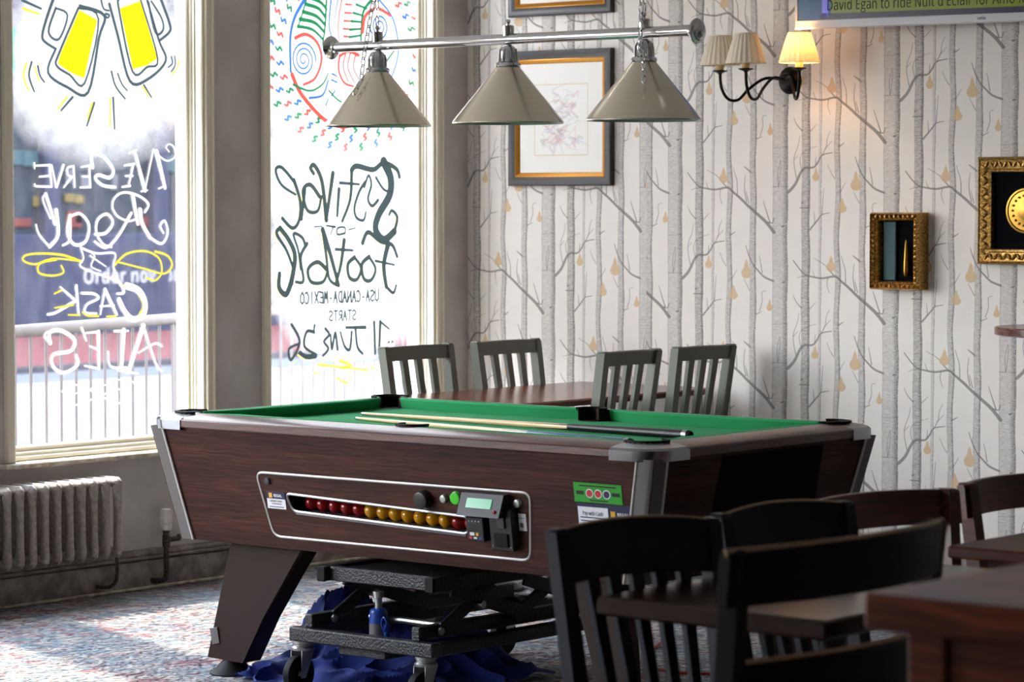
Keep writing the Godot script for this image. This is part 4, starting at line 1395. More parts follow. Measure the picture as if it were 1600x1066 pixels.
	words("REGAL", 0.013, M.white_print, card, lay.call(0.577, 0.622), "Droid Sans", 700, 0.036)
	plate.call("sticker_emblem", 0.537, 0.614, 0.552, 0.630, 0.0022, 0.0014, M.gold_print, card)
	words("Customer Service", 0.010, M.ink, card, lay.call(0.567, 0.604), "Droid Sans", 400, 0.055)
	plate.call("sticker_line", 0.547, 0.593, 0.590, 0.596, 0.0016, 0.0008, M.grey_trim, card)
	plate.call("sticker_line", 0.535, 0.583, 0.600, 0.586, 0.0016, 0.0008, M.grey_trim, card)
	var note: MeshInstance3D = plate.call("warning_sticker", 1.588, 0.580, 1.617, 0.633, 0.001, 0.0014, M.white_print, o)
	plate.call("drawn_hand", 1.592, 0.590, 1.606, 0.604, 0.0018, 0.001, M.grey_trim, note)
	plate.call("drawn_line", 1.589, 0.618, 1.612, 0.620, 0.0018, 0.001, M.grey_trim, note)
	var green: MeshInstance3D = plate.call("green_sticker", 1.813, 0.685, 1.993, 0.744, 0.001, 0.0014, M.green_print, o)
	for i in 3:
		var m := MB.new()
		lathe(m, [Vector2(0.014, 0.0), Vector2(0.014, 0.0016), Vector2(0.0005, 0.0016)], on.call(1.872 + i * 0.032, 0.713, 0.001) * Transform3D(Basis(Vector3.RIGHT, PI / 2), Vector3.ZERO), 16)
		var dot := obj("sticker_emblem", m, M.white_print, green)
		var d := MB.new()
		lathe(d, [Vector2(0.011, 0.0), Vector2(0.011, 0.0022), Vector2(0.0005, 0.0022)], on.call(1.872 + i * 0.032, 0.713, 0.001) * Transform3D(Basis(Vector3.RIGHT, PI / 2), Vector3.ZERO), 16)
		obj("sticker_emblem", d, [M.red_print, M.red_print, M.navy_print][i], green)
	plate.call("sticker_line", 1.835, 0.733, 1.972, 0.737, 0.0018, 0.001, M.ink, green)
	plate.call("sticker_line", 1.870, 0.690, 1.940, 0.694, 0.0018, 0.001, M.ink, green)
	plate.call("sticker_line", 1.822, 0.708, 1.850, 0.719, 0.0018, 0.001, M.ink, green)
	plate.call("sticker_line", 1.955, 0.708, 1.985, 0.719, 0.0018, 0.001, M.ink, green)
	var cash: MeshInstance3D = plate.call("payment_sticker", 1.818, 0.575, 2.025, 0.683, 0.0004, 0.0014, M.navy_print, o)
	plate.call("sticker_panel", 1.822, 0.580, 1.935, 0.672, 0.0014, 0.0012, M.white_print, cash)
	words("Pay with Cash", 0.017, M.ink, cash, lay.call(1.878, 0.652), "Droid Sans", 400, 0.075)
	plate.call("sticker_line", 1.830, 0.638, 1.925, 0.641, 0.002, 0.001, M.ink, cash)
	plate.call("sticker_line", 1.830, 0.628, 1.915, 0.631, 0.002, 0.001, M.navy_print, cash)
	plate.call("sticker_emblem", 1.945, 0.646, 1.962, 0.664, 0.002, 0.0014, M.gold_print, cash)
	words("REGAL", 0.013, M.white_print, cash, lay.call(1.990, 0.655, 0.002), "Droid Sans", 700, 0.042)
	# the balls waiting in the gully, left to right, on their sloping runway
	var order := ["red", "red", "red", "red", "red", "yellow", "yellow", "yellow", "yellow", "yellow", "yellow", "yellow", "red", "red"]
	var nth := ["first", "second", "third", "fourth", "fifth", "sixth", "seventh"]
	var seen := {"red": 0, "yellow": 0}
	for i in 14:
		var x := 0.672 + i * 0.0521
		var m := MB.new()
		ball(m, Vector3.ZERO, Vector3.ONE * 0.0254, 20)
		var q := obj("pool_ball", m, M[order[i] + "_ball"])
		q.position = F.call(x, 0.6015 - 0.0307 * (x - 0.672), 0.058)
		tag(q, "%s pool ball in the return window, %s %s one from the left" % [order[i], nth[seen[order[i]]], order[i]], "ball", "balls in the return window")
		seen[order[i]] += 1

func cue(label: String, tip: Vector3, butt: Vector3, blue: bool) -> void:
	var o := thing("pool_cue", label, "cue", Vector3.ZERO, 0.0, "cues lying on the cloth")
	var at := func(t: float) -> Vector3: return tip.lerp(butt, t)
	var m := MB.new()
	tube(m, [at.call(0.012), at.call(0.35), at.call(0.66)], [0.0052, 0.0082, 0.0108], 14)
	obj("shaft", m, M.ash_wood, o)
	m = MB.new()
	tube(m, [at.call(0.003), at.call(0.012)], [0.0053, 0.0053], 12)
	obj("ferrule", m, M.zinc, o)
	m = MB.new()
	tube(m, [at.call(0.0), at.call(0.003)], [0.0045, 0.0053], 12)
	obj("tip", m, M.navy_print, o)
	m = MB.new()
	tube(m, [at.call(0.655), at.call(0.82), at.call(0.988)], [0.0111, 0.013, 0.0152], 16)
	obj("butt", m, M.blue_splice if blue else M.black_plastic, o)
	# tapering points let into the shaft from the butt
	m = MB.new()
	var d := (butt - tip).normalized()
	var side := d.cross(Vector3.UP).normalized()
	for k in 4:
		var a := TAU * (k + 0.5) / 4.0
		var n := side * cos(a) + Vector3.UP * sin(a)
		tube(m, [at.call(0.52) + n * 0.0086, at.call(0.59) + n * 0.0078, at.call(0.657) + n * 0.006], [0.0008, 0.0026, 0.0055], 8)
	obj("splice_point", m, M.blue_splice if blue else M.black_plastic, o)
	m = MB.new()
	tube(m, [at.call(0.980), at.call(0.992)], [0.0156, 0.0157], 16)
	obj("butt_ring", m, M.zinc, o)
	m = MB.new()
	tube(m, [at.call(0.992), at.call(1.0)], [0.0153, 0.012], 16)
	obj("bumper", m, M.black_rubber, o)

func chain(m: MB, pts: Array) -> void:
	var d := 0.0
	var link := 0.030
	var k := 0
	for i in pts.size() - 1:
		var a: Vector3 = pts[i]
		var b: Vector3 = pts[i + 1]
		var l := a.distance_to(b)
		while d < l:
			var c := a.lerp(b, d / l)
			var dir := (b - a).normalized()
			var s := dir.cross(Vector3.BACK if absf(dir.z) < 0.9 else Vector3.RIGHT).normalized()
			if k % 2:
				s = s.cross(dir)
			var ring := []
			for j in 13:
				var t := TAU * j / 12.0
				ring.append(c + dir * cos(t) * link * 0.62 + s * sin(t) * link * 0.27)
			tube(m, ring, 0.0022, 5, false)
			k += 1
			d += link * 0.92
		d -= l

func bar_lamp() -> void:
	var o := thing("billiard_lamp", "polished metal bar with three conical lampshades hanging over the pool table", "pendant lamp")
	var z := -0.609
	var y := 2.106
	var m := MB.new()
	tube(m, [Vector3(0.30, y, z), Vector3(1.83, y + 0.004, z)], 0.0175, 20)
	obj("bar", m, M.chrome, o)
	for s: float in [-1.0, 1.0]:
		m = MB.new()
		var x := 0.305 if s < 0 else 1.825
		lathe(m, [Vector2(0.018, -0.012), Vector2(0.022, -0.008), Vector2(0.022, 0.0), Vector2(0.030, 0.004), Vector2(0.039, 0.010), Vector2(0.041, 0.014), Vector2(0.039, 0.019), Vector2(0.030, 0.021), Vector2(0.027, 0.027), Vector2(0.018, 0.030), Vector2(0.013, 0.037), Vector2(0.0005, 0.040)], Transform3D(Basis(Vector3.BACK, -s * PI / 2), Vector3(x, y, z)), 28)
		obj("end_rosette", m, M.chrome, o)
	var i := 0
	for x: float in [0.503, 1.078, 1.633]:
		m = MB.new()
		lathe(m, [Vector2(0.182, 1.832), Vector2(0.184, 1.836), Vector2(0.180, 1.842), Vector2(0.036, 2.020), Vector2(0.034, 2.026), Vector2(0.026, 2.026)], tf(Vector3(x, 0, z)), 56)
		var shade := obj("lampshade", m, M.nickel, o)
		m = MB.new()
		lathe(m, [Vector2(0.034, 2.016), Vector2(0.177, 1.840), Vector2(0.181, 1.832)], tf(Vector3(x, 0, z)), 56)
		# seen from inside
		obj("shade_lining", m, M.green_cast_enamel, shade)
		m = MB.new()
		lathe(m, [Vector2(0.040, 2.018), Vector2(0.042, 2.022), Vector2(0.040, 2.030), Vector2(0.031, 2.034), Vector2(0.027, 2.040), Vector2(0.027, 2.066), Vector2(0.024, 2.080), Vector2(0.016, 2.087), Vector2(0.012, 2.09)], tf(Vector3(x, 0, z)), 28)
		for k in 9:
			var a := TAU * k / 9.0
			var n := Vector3(cos(a), 0, sin(a))
			tube(m, [Vector3(x, 2.034, z) + n * 0.029, Vector3(x, 2.060, z) + n * 0.0285, Vector3(x, 2.076, z) + n * 0.024], 0.0048, 6)
		obj("gallery", m, M.chrome, o)
		m = MB.new()
		lathe(m, [Vector2(0.018, 2.116), Vector2(0.020, 2.122), Vector2(0.020, 2.150), Vector2(0.017, 2.153), Vector2(0.006, 2.155), Vector2(0.006, 2.159), Vector2(0.009, 2.164), Vector2(0.007, 2.171), Vector2(0.0005, 2.173)], tf(Vector3(x, 0, z)), 20)
		obj("finial", m, M.chrome, o)
		m = MB.new()
		lathe(m, [Vector2(0.0005, 1.90), Vector2(0.022, 1.912), Vector2(0.03, 1.935), Vector2(0.026, 1.96), Vector2(0.014, 1.985), Vector2(0.013, 2.02)], tf(Vector3(x, 0, z)), 16)
		obj("bulb", m, M.white_plastic, o)
		i += 1
	for e: Array in [[0.503, -0.055], [1.633, 0.0]]:
		m = MB.new()
		var top := Vector3(e[0], CEILING, z)
		chain(m, [top, Vector3(e[0], 2.165, z)])
		# the spare length hangs down in front of the bar
		chain(m, [Vector3(e[0], 2.29, z + 0.01), Vector3(e[0] + 0.015 + e[1] * 0.3, 2.19, z + 0.035), Vector3(e[0] + 0.03 + e[1] * 0.7, 2.06, z + 0.06), Vector3(e[0] + 0.065 + e[1] * 1.1, 1.99, z + 0.085), Vector3(e[0] + 0.085 + e[1] * 1.5, 1.945, z + 0.115)])
		obj("chain", m, M.chrome, o)
		m = MB.new()
		lathe(m, [Vector2(0.05, CEILING - 0.03), Vector2(0.055, CEILING - 0.01), Vector2(0.055, CEILING)], tf(Vector3(e[0], 0, z)), 20)
		obj("ceiling_cup", m, M.chrome, o)

func sconce() -> void:
	var o := thing("wall_sconce", "dark bronze three-arm wall light with small pleated cream shades, one lit, beside the television", "wall light")
	var c := Vector3(0.25, 2.085, WALL_Z)
	var m := MB.new()
	lathe(m, [Vector2(0.055, 0.0), Vector2(0.058, 0.006), Vector2(0.05, 0.014), Vector2(0.04, 0.018), Vector2(0.03, 0.03), Vector2(0.026, 0.045), Vector2(0.0005, 0.05)], Transform3D(Basis(Vector3.RIGHT, PI / 2), c), 24)
	obj("backplate", m, M.bronze, o)
	var k := 0
	for a: float in [-48.0, -2.0, 46.0]:
		var d := Vector3(sin(deg_to_rad(a)), 0, cos(deg_to_rad(a)))
		var r := 0.275
		var p := func(t: float, y: float) -> Vector3: return c + Vector3(0, y, 0.04) + d * t * r
		m = MB.new()
		tube(m, curve([p.call(0.0, 0.0), p.call(0.3, 0.008), p.call(0.55, -0.035), p.call(0.72, -0.082), p.call(0.88, -0.078), p.call(0.98, -0.03), p.call(1.0, 0.035)], 5), 0.0065, 10)
		obj("arm", m, M.bronze, o)
		m = MB.new()
		var base: Vector3 = p.call(1.0, 0.0)
		lathe(m, [Vector2(0.006, 0.022), Vector2(0.010, 0.028), Vector2(0.030, 0.036), Vector2(0.032, 0.040), Vector2(0.010, 0.042), Vector2(0.0005, 0.042)], tf(base), 20)
		obj("drip_cup", m, M.bronze, o)
		m = MB.new()
		lathe(m, [Vector2(0.0165, 0.042), Vector2(0.0165, 0.098), Vector2(0.0005, 0.099)], tf(base), 16)
		obj("candle", m, M.candle_sleeve, o)
		m = MB.new()
		m.crease = 0.5
		lathe(m, [Vector2(0.084, 0.060), Vector2(0.085, 0.064), Vector2(0.081, 0.078), Vector2(0.064, 0.135), Vector2(0.048, 0.182), Vector2(0.046, 0.186)], tf(base), 132, 22, 0.075)
		var shade := obj("lampshade", m, M.shade_cloth, o)
		if k == 2:
			shade.set_meta("label", "lit shade glowing warm")
		for ring: Array in [[0.083, 0.062], [0.0465, 0.184]]:
			m = MB.new()
			var pts := []
			for j in 25:
				pts.append(base + Vector3(cos(TAU * j / 24.0) * ring[0], ring[1], sin(TAU * j / 24.0) * ring[0]))
			tube(m, pts, 0.0022, 5, false)
			obj("shade_binding", m, M.shade_cloth, shade)
		m = MB.new()
		ball(m, base + Vector3(0, 0.135, 0), Vector3(0.017, 0.034, 0.017), 12)
		obj("bulb", m, M.lit_bulb if k == 2 else M.white_plastic, o)
		if k == 2:
			var l := OmniLight3D.new()
			l.name = "sconce_light"
			l.light_color = Color(1.0, 0.76, 0.50)
			l.light_energy = 0.034
			l.light_size = 0.016
			l.omni_range = 12.0
			l.omni_attenuation = 2.0
			l.shadow_enabled = true
			l.position = base + Vector3(0, 0.135, 0)
			o.add_child(l)
		k += 1

func television() -> void:
	var turn := deg_to_rad(6.5)
	var o := thing("television", "wall-mounted television with a white bezel, showing a green news banner", "television", Vector3(0.414, 2.283, -3.27), turn)
	var w := 1.12
	var h := 0.66
	part("casing", o, M.black_plastic, Vector3(w / 2, h / 2, -0.025), Vector3(w - 0.02, h - 0.02, 0.04), 0.01)
	var m := MB.new()
	framing(m, w, h, [Vector2(0.0, -0.012), Vector2(0.0, 0.006), Vector2(0.004, 0.010), Vector2(0.011, 0.010), Vector2(0.012, 0.002)], tf(Vector3(w / 2, h / 2, 0)))
	box(m, Vector3(w / 2, 0.019, 0.003), Vector3(w - 0.004, 0.034, 0.012), 0.003)
	obj("bezel", m, M.tv_white, o)
	words("cello", 0.016, M.dark_grey, o, tf(Vector3(0.83, 0.0185, 0.0095)), "Droid Sans", 700)
	var screen := part("screen", o, M.screen_blue, Vector3(w / 2, h / 2 + 0.012, 0.0), Vector3(w - 0.024, h - 0.048, 0.006), 0.0)
	part("banner_edge", screen, M.screen_violet, Vector3(0.138, 0.105, 0.0035), Vector3(0.03, 0.116, 0.002), 0.0)
	part("news_banner", screen, M.screen_green, Vector3(w / 2 + 0.07, 0.1135, 0.0038), Vector3(w - 0.19, 0.107, 0.002), 0.0)
	part("picture_strip", screen, M.screen_night, Vector3(w / 2 + 0.05, 0.049, 0.0035), Vector3(w - 0.13, 0.026, 0.002), 0.0)
	words("David Egan to ride Nuit d'Eclair for Amo Racing", 0.058, M.ink, screen, tf(Vector3(0.146 + 0.485, 0.093, 0.0050)), "Droid Sans", 400, 0.97)
	part("wall_bracket", o, M.black_plastic, Vector3(w / 2, h / 2, -0.085), Vector3(0.22, 0.2, 0.08), 0.005)
	var l := AreaLight3D.new()
	l.name = "screen_light"
	l.area_size = Vector2(1.0, 0.55)
	l.light_color = Color(0.45, 0.55, 0.85)
	l.light_energy = 0.02
	l.shadow_enabled = true
	l.position = Vector3(w / 2, h / 2, 0.03)
	l.rotation.y = PI
	o.add_child(l)

func hung_picture(label: String, y0: float, y1: float, sd: int) -> void:
	var w := 0.589
	var h := y1 - y0
	var o := thing("framed_picture", label, "picture", Vector3(-0.9765, (y0 + y1) / 2, WALL_Z), 0.0, "black and gold frames above one another")
	var m := MB.new()
	framing(m, w, h, [Vector2(0.0, 0.0), Vector2(0.0, 0.022), Vector2(0.004, 0.027), Vector2(0.014, 0.029), Vector2(0.028, 0.024), Vector2(0.040, 0.020), Vector2(0.040, 0.012)], Transform3D())
	obj("frame", m, M.black_frame, o)
	m = MB.new()
	framing(m, w - 0.078, h - 0.078, [Vector2(0.0, 0.01), Vector2(0.0, 0.021), Vector2(0.004, 0.023), Vector2(0.018, 0.014), Vector2(0.021, 0.008)], Transform3D())
	obj("gold_slip", m, M.gold_slip, o)
	m = MB.new()
	m.quad(Vector3(-w / 2 + 0.05, -h / 2 + 0.05, 0.009), Vector3(w / 2 - 0.05, -h / 2 + 0.05, 0.009), Vector3(w / 2 - 0.05, h / 2 - 0.05, 0.009), Vector3(-w / 2 + 0.05, h / 2 - 0.05, 0.009), Vector3.BACK)
	obj("print", m, mat("print_%d" % sd, Color(1, 1, 1), 0.5, 0.0, sketch_picture(sd)), o)
	part("backing", o, M.dark_card, Vector3(0, 0, 0.004), Vector3(w - 0.02, h - 0.02, 0.007), 0.0)

func gilt_frame(called: String, label: String, p: Vector3, w: float, h: float, wide: float, deep: float) -> Node3D:
	var o := thing(called, label, "picture", p, 0.0)
	var m := MB.new()
	framing(m, w, h, [Vector2(0.0, 0.0), Vector2(0.0, deep * 0.8), Vector2(0.004, deep * 0.92), Vector2(wide * 0.15, deep), Vector2(wide * 0.22, deep * 0.90), Vector2(wide * 0.75, deep * 0.72), Vector2(wide * 0.82, deep * 0.80), Vector2(wide * 0.95, deep * 0.74), Vector2(wide, deep * 0.55), Vector2(wide, deep * 0.2)], Transform3D())
	obj("frame", m, M.gilt, o)
	# carved leaves along the hollow of the moulding
	var leaf := MB.new()
	for side in 4:
		var long := w if side % 2 == 0 else h
		var n := int(long / 0.024)
		for i in n:
			var s := (i + 0.5) / n * (long - wide) - (long - wide) / 2.0
			var across := wide * 0.48 - (h if side % 2 == 0 else w) / 2.0
			var q := Vector3(s, across, 0) if side == 0 else Vector3(s, -across, 0) if side == 2 else Vector3(across, s, 0) if side == 3 else Vector3(-across, s, 0)
			var lean := (0.6 if i % 2 else -0.6) + side * PI / 2
			var b := Basis(Vector3.BACK, lean) * Basis.from_scale(Vector3(0.007, wide * 0.26, 0.008))
			var prof := []
			for k in 6:
				var t := -PI / 2 + PI * k / 5
				prof.append(Vector2(cos(t), sin(t)))
			lathe(leaf, prof, Transform3D(b, q + Vector3(0, 0, deep * 0.84)), 7)
	var l := obj("carved_leaves", leaf, M.gilt, o)
	l.set_meta("kind", "stuff")
	part("backing", o, M.dark_card, Vector3(0, 0, deep * 0.25), Vector3(w - 0.01, h - 0.01, 0.006), 0.0)
	return o

func radiator() -> void:
	var o := thing("radiator", "old grey cast-iron column radiator on the wall under the painted window", "radiator")
	for i in 15:
		var z := -1.145 + i * 0.0635
		var m := MB.new()
		m.crease = 0.6
		for x: float in [-1.478, -1.372]:
			var ring := []
			for y: float in [0.19, 0.215, 0.24, 0.30, 0.38, 0.42, 0.445, 0.47]:
				var r: float = 0.0145 if y > 0.22 and y < 0.44 else 0.0165
				var q := []
				for k in 10:
					q.append(Vector3(x + cos(TAU * k / 10.0) * r * 1.35, y, z + sin(TAU * k / 10.0) * r * 0.95))
				ring.append(q)
			loft(m, ring, true, true)
		box(m, Vector3(-1.425, 0.466, z), Vector3(0.142, 0.040, 0.038), 0.014)
		box(m, Vector3(-1.425, 0.186, z), Vector3(0.142, 0.040, 0.038), 0.014)
		for y: float in [0.466, 0.186]:
			tube(m, [Vector3(-1.425, y, z - 0.032), Vector3(-1.425, y, z + 0.032)], 0.015, 10)
		obj("section", m, M.radiator_paint, o)
	var b := MB.new()
	for z: float in [-1.02, -0.4]:
		b = MB.new()
		bar(b, Vector3(WALL_X, 0.30, z), Vector3(-1.48, 0.30, z), 0.02, 0.01)
		obj("bracket", b, M.old_pipe, o)
	var p := thing("heating_pipe", "thin rusty pipe at the end of the radiator, bending into the skirting", "pipe")
	b = MB.new()
	tube(b, curve([Vector3(-1.42, 0.245, -1.185), Vector3(-1.42, 0.16, -1.185), Vector3(-1.425, 0.07, -1.187), Vector3(-1.44, 0.042, -1.17), Vector3(-1.47, 0.036, -1.16), Vector3(-1.505, 0.036, -1.158)], 6), 0.0075, 10)
	obj("tube", b, M.old_pipe, p)
	b = MB.new()
	lathe(b, [Vector2(0.010, 0.19), Vector2(0.013, 0.195), Vector2(0.013, 0.215), Vector2(0.009, 0.22), Vector2(0.007, 0.25), Vector2(0.010, 0.255), Vector2(0.010, 0.265), Vector2(0.0005, 0.27)], tf(Vector3(-1.42, 0, -1.185)), 12)
	obj("bleed_valve", b, M.old_pipe, p)
	p = thing("radiator_valve", "white thermostatic valve head on an upright pipe behind the table corner", "valve")
	var c := Vector3(-1.45, 0, -1.485)
	b = MB.new()
	tube(b, curve([c + Vector3(0, 0.225, 0), c + Vector3(0, 0.12, 0), c + Vector3(0, 0.06, 0), c + Vector3(-0.006, 0.038, 0.006), c + Vector3(-0.03, 0.032, 0.02), c + Vector3(-0.055, 0.032, 0.03)], 5), 0.011, 10)
	obj("tube", b, M.old_pipe, p)
	b = MB.new()
	lathe(b, [Vector2(0.014, 0.17), Vector2(0.017, 0.178), Vector2(0.017, 0.215), Vector2(0.013, 0.225), Vector2(0.016, 0.238), Vector2(0.0005, 0.24)], tf(c), 12)
	tube(b, [c + Vector3(0, 0.20, 0), c + Vector3(0, 0.20, -0.07), c + Vector3(-0.05, 0.20, -0.12)], 0.011, 10)
	obj("valve_body", b, M.old_pipe, p)
	b = MB.new()
	lathe(b, [Vector2(0.018, 0.238), Vector2(0.024, 0.242), Vector2(0.025, 0.262), Vector2(0.022, 0.266), Vector2(0.022, 0.270), Vector2(0.025, 0.274), Vector2(0.024, 0.318), Vector2(0.019, 0.326), Vector2(0.0005, 0.327)], tf(c), 18)
	obj("thermostat_head", b, M.white_plastic, p)

func trolley() -> void:
	var o := thing("lifting_trolley", "dark grey wheeled scissor-lift trolley under the pool table", "trolley")
	var x0 := 0.69
	var x1 := 1.30
	var z0 := 0.03
	var z1 := -1.08
	var yb := 0.19
	for z: float in [z0 - 0.022, z1 + 0.022]:
		part("base_bar", o, M.hammered, Vector3((x0 + x1) / 2, yb, z), Vector3(x1 - x0, 0.044, 0.044), 0.004)
	for x: float in [x0 + 0.022, x1 - 0.022]:
		part("base_rail", o, M.hammered, Vector3(x, yb, (z0 + z1) / 2), Vector3(0.042, 0.042, z0 - z1 - 0.09), 0.004)
	part("cross_tray", o, M.hammered, Vector3(0.98, yb - 0.036, -0.06), Vector3(0.20, 0.03, 0.12), 0.003)
	for x: float in [x0 + 0.07, x1 - 0.085]:
		part("lower_rail", o, M.hammered, Vector3(x, yb + 0.044, -0.50), Vector3(0.036, 0.044, 1.02), 0.004)
		for z: float in [-0.08, -0.80]:
			var pin := MB.new()
			lathe(pin, [Vector2(0.013, 0.0), Vector2(0.013, 0.006), Vector2(0.009, 0.010), Vector2(0.0005, 0.010)], Transform3D(Basis(Vector3.BACK, -PI / 2), Vector3(x + 0.026, yb + 0.046, z)), 10)
			obj("pivot_bolt", pin, M.zinc, o)
	var tx0 := 0.775
	var tx1 := 1.235
	var ty := 0.384
	for z: float in [-0.075, -0.85]:
		part("top_bar", o, M.hammered, Vector3((tx0 + tx1) / 2, ty, z), Vector3(tx1 - tx0 - 0.03, 0.046, 0.04), 0.004)
	for x: float in [tx0, tx1]:
		part("top_rail", o, M.hammered, Vector3(x, ty, -0.46), Vector3(0.036, 0.048, 0.84), 0.004)
		part("rail_cap", o, M.black_rubber, Vector3(x, ty, -0.036), Vector3(0.038, 0.05, 0.012), 0.004)
	part("top_plate", o, M.dark_grey, Vector3((tx0 + tx1) / 2, ty + 0.012, -0.46), Vector3(tx1 - tx0 - 0.03, 0.006, 0.74), 0.0)
	for x: float in [x0 + 0.07, x1 - 0.085]:
		for k in 2:
			var m := MB.new()
			var a := Vector3(x + 0.022 + k * 0.014, yb + 0.05, -0.09 if k == 0 else -0.80)
			var b := Vector3(x + 0.022 + k * 0.014, ty - 0.02, -0.34 if k == 0 else -0.12)
			if k == 1:
				a.z = -0.52
			bar(m, a, b, 0.045, 0.012, Vector3.UP)
			obj("scissor_arm", m, M.hammered, o)
			var m2 := MB.new()
			bar(m2, a + Vector3(0, 0, -0.36), b + Vector3(0, 0, -0.36), 0.045, 0.012, Vector3.UP)
			obj("scissor_arm", m2, M.hammered, o)
		var t := MB.new()
		tube(t, [Vector3(x + 0.02, 0.305, -0.25), Vector3(x + 0.06, 0.305, -0.25)], 0.013, 10)
		obj("pivot_bolt", t, M.zinc, o)
	var rod := MB.new()
	tube(rod, [Vector3(0.92, 0.250, -0.11), Vector3(1.22, 0.250, -0.11)], 0.011, 10)
	obj("jack_bar", rod, M.zinc, o)
	for sx in 2:
		for sz in 2:
			var c := Vector3(x0 + 0.035 if sx == 0 else x1 - 0.05, 0, z0 - 0.03 if sz == 0 else z1 + 0.05)
			var m := MB.new()
			lathe(m, [Vector2(0.036, 0.138), Vector2(0.037, 0.146), Vector2(0.03, 0.152), Vector2(0.03, 0.158), Vector2(0.034, 0.160), Vector2(0.034, 0.168)], tf(c), 18)
			for s: float in [-1.0, 1.0]:
				slab(m, [c + Vector3(s * 0.022, 0.14, 0.03), c + Vector3(s * 0.022, 0.14, -0.03), c + Vector3(s * 0.022, 0.05, 0.012), c + Vector3(s * 0.022, 0.05, 0.032)], [c + Vector3(s * 0.025, 0.14, 0.03), c + Vector3(s * 0.025, 0.14, -0.03), c + Vector3(s * 0.025, 0.05, 0.012), c + Vector3(s * 0.025, 0.05, 0.032)])
			tube(m, [c + Vector3(-0.03, 0.062, 0.02), c + Vector3(0.03, 0.062, 0.02)], 0.008, 8)
			var caster := obj("caster", m, M.zinc, o)
			m = MB.new()
			lathe(m, [Vector2(0.02, -0.017), Vector2(0.052, -0.016), Vector2(0.061, -0.012), Vector2(0.062, 0.0), Vector2(0.061, 0.012), Vector2(0.052, 0.016), Vector2(0.02, 0.017)], Transform3D(Basis(Vector3.BACK, PI / 2), c + Vector3(0, 0.062, 0.02)), 28)
			obj("wheel", m, M.black_rubber, caster)
	var j := thing("bottle_jack", "small blue hydraulic bottle jack standing inside the lifting trolley", "jack")
	var c := Vector3(0.985, yb - 0.021, -0.075)
	var m := MB.new()
	lathe(m, [Vector2(0.036, 0.0), Vector2(0.038, 0.004), Vector2(0.038, 0.012), Vector2(0.030, 0.016), Vector2(0.029, 0.10), Vector2(0.026, 0.112), Vector2(0.017, 0.118), Vector2(0.0005, 0.118)], tf(c), 20)
	obj("cylinder", m, M.blue_enamel, j)
	m = MB.new()
	lathe(m, [Vector2(0.0300, 0.022), Vector2(0.0296, 0.070)], tf(c), 20)
	obj("maker_label", m, M.grey_trim, j)
	m = MB.new()
	lathe(m, [Vector2(0.012, 0.116), Vector2(0.012, 0.150), Vector2(0.018, 0.153), Vector2(0.018, 0.172), Vector2(0.0005, 0.174)], tf(c), 16)
	obj("ram", m, M.zinc, j)
	m = MB.new()
	tube(m, [c + Vector3(0.044, 0.0, 0.01), c + Vector3(0.044, 0.07, 0.01)], 0.010, 10)
	tube(m, curve([c + Vector3(0.044, 0.05, 0.022), c + Vector3(0.056, 0.075, 0.024), c + Vector3(0.044, 0.095, 0.024), c + Vector3(0.034, 0.075, 0.024), c + Vector3(0.044, 0.05, 0.022)], 5), 0.003, 6)
	obj("pump", m, M.blue_enamel, j)

func fallen_cloth() -> void:
	# a crumpled sheet under the trolley: a height field with folds, doubled for thickness
	var n := 96
	var f := noise(91, 1.0, 2)
	var pts := []
	for i in n + 1:
		var row := []
		for k in n + 1:
			var u := i / float(n) * 2.0 - 1.0
			var v := k / float(n) * 2.0 - 1.0
			var edge := 1.0 + f.get_noise_2d(u * 0.9 + 9.0, v * 0.9) * 0.35
			var x := 0.71 + u * 0.40 * edge
			var z := -0.34 + v * 0.34 * edge - u * 0.05
			var hill := exp(-pow((u + 0.50) * 2.5, 2.0) - pow((v + 0.30) * 2.2, 2.0)) * 0.25 + exp(-pow((u - 0.35) * 2.6, 2.0) - pow((v + 0.45) * 2.2, 2.0)) * 0.16
			var fold := pow(1.0 - absf(f.get_noise_2d(u * 1.3 + v * 0.9, v * 1.1 - u * 0.7)), 3.0)
			var y := 0.004 + (hill * (0.72 + fold * 0.36) + fold * 0.05) * clampf((1.15 - maxf(absf(u), absf(v))) * 3.0, 0.05, 1.0)
			row.append(Vector3(x, minf(y, 0.145 if z > -0.14 or x > 1.02 else 0.33), z))
		pts.append(row)
	var m := MB.new()
	m.crease = 0.2
	for i in n:
		for k in n:
			m.quad(pts[i][k], pts[i + 1][k], pts[i + 1][k + 1], pts[i][k + 1], Vector3.UP)
	var o := obj("blue_cloth", m, M.blue_cloth)
	tag(o, "crumpled royal blue cloth lying on the carpet under the trolley", "cloth")

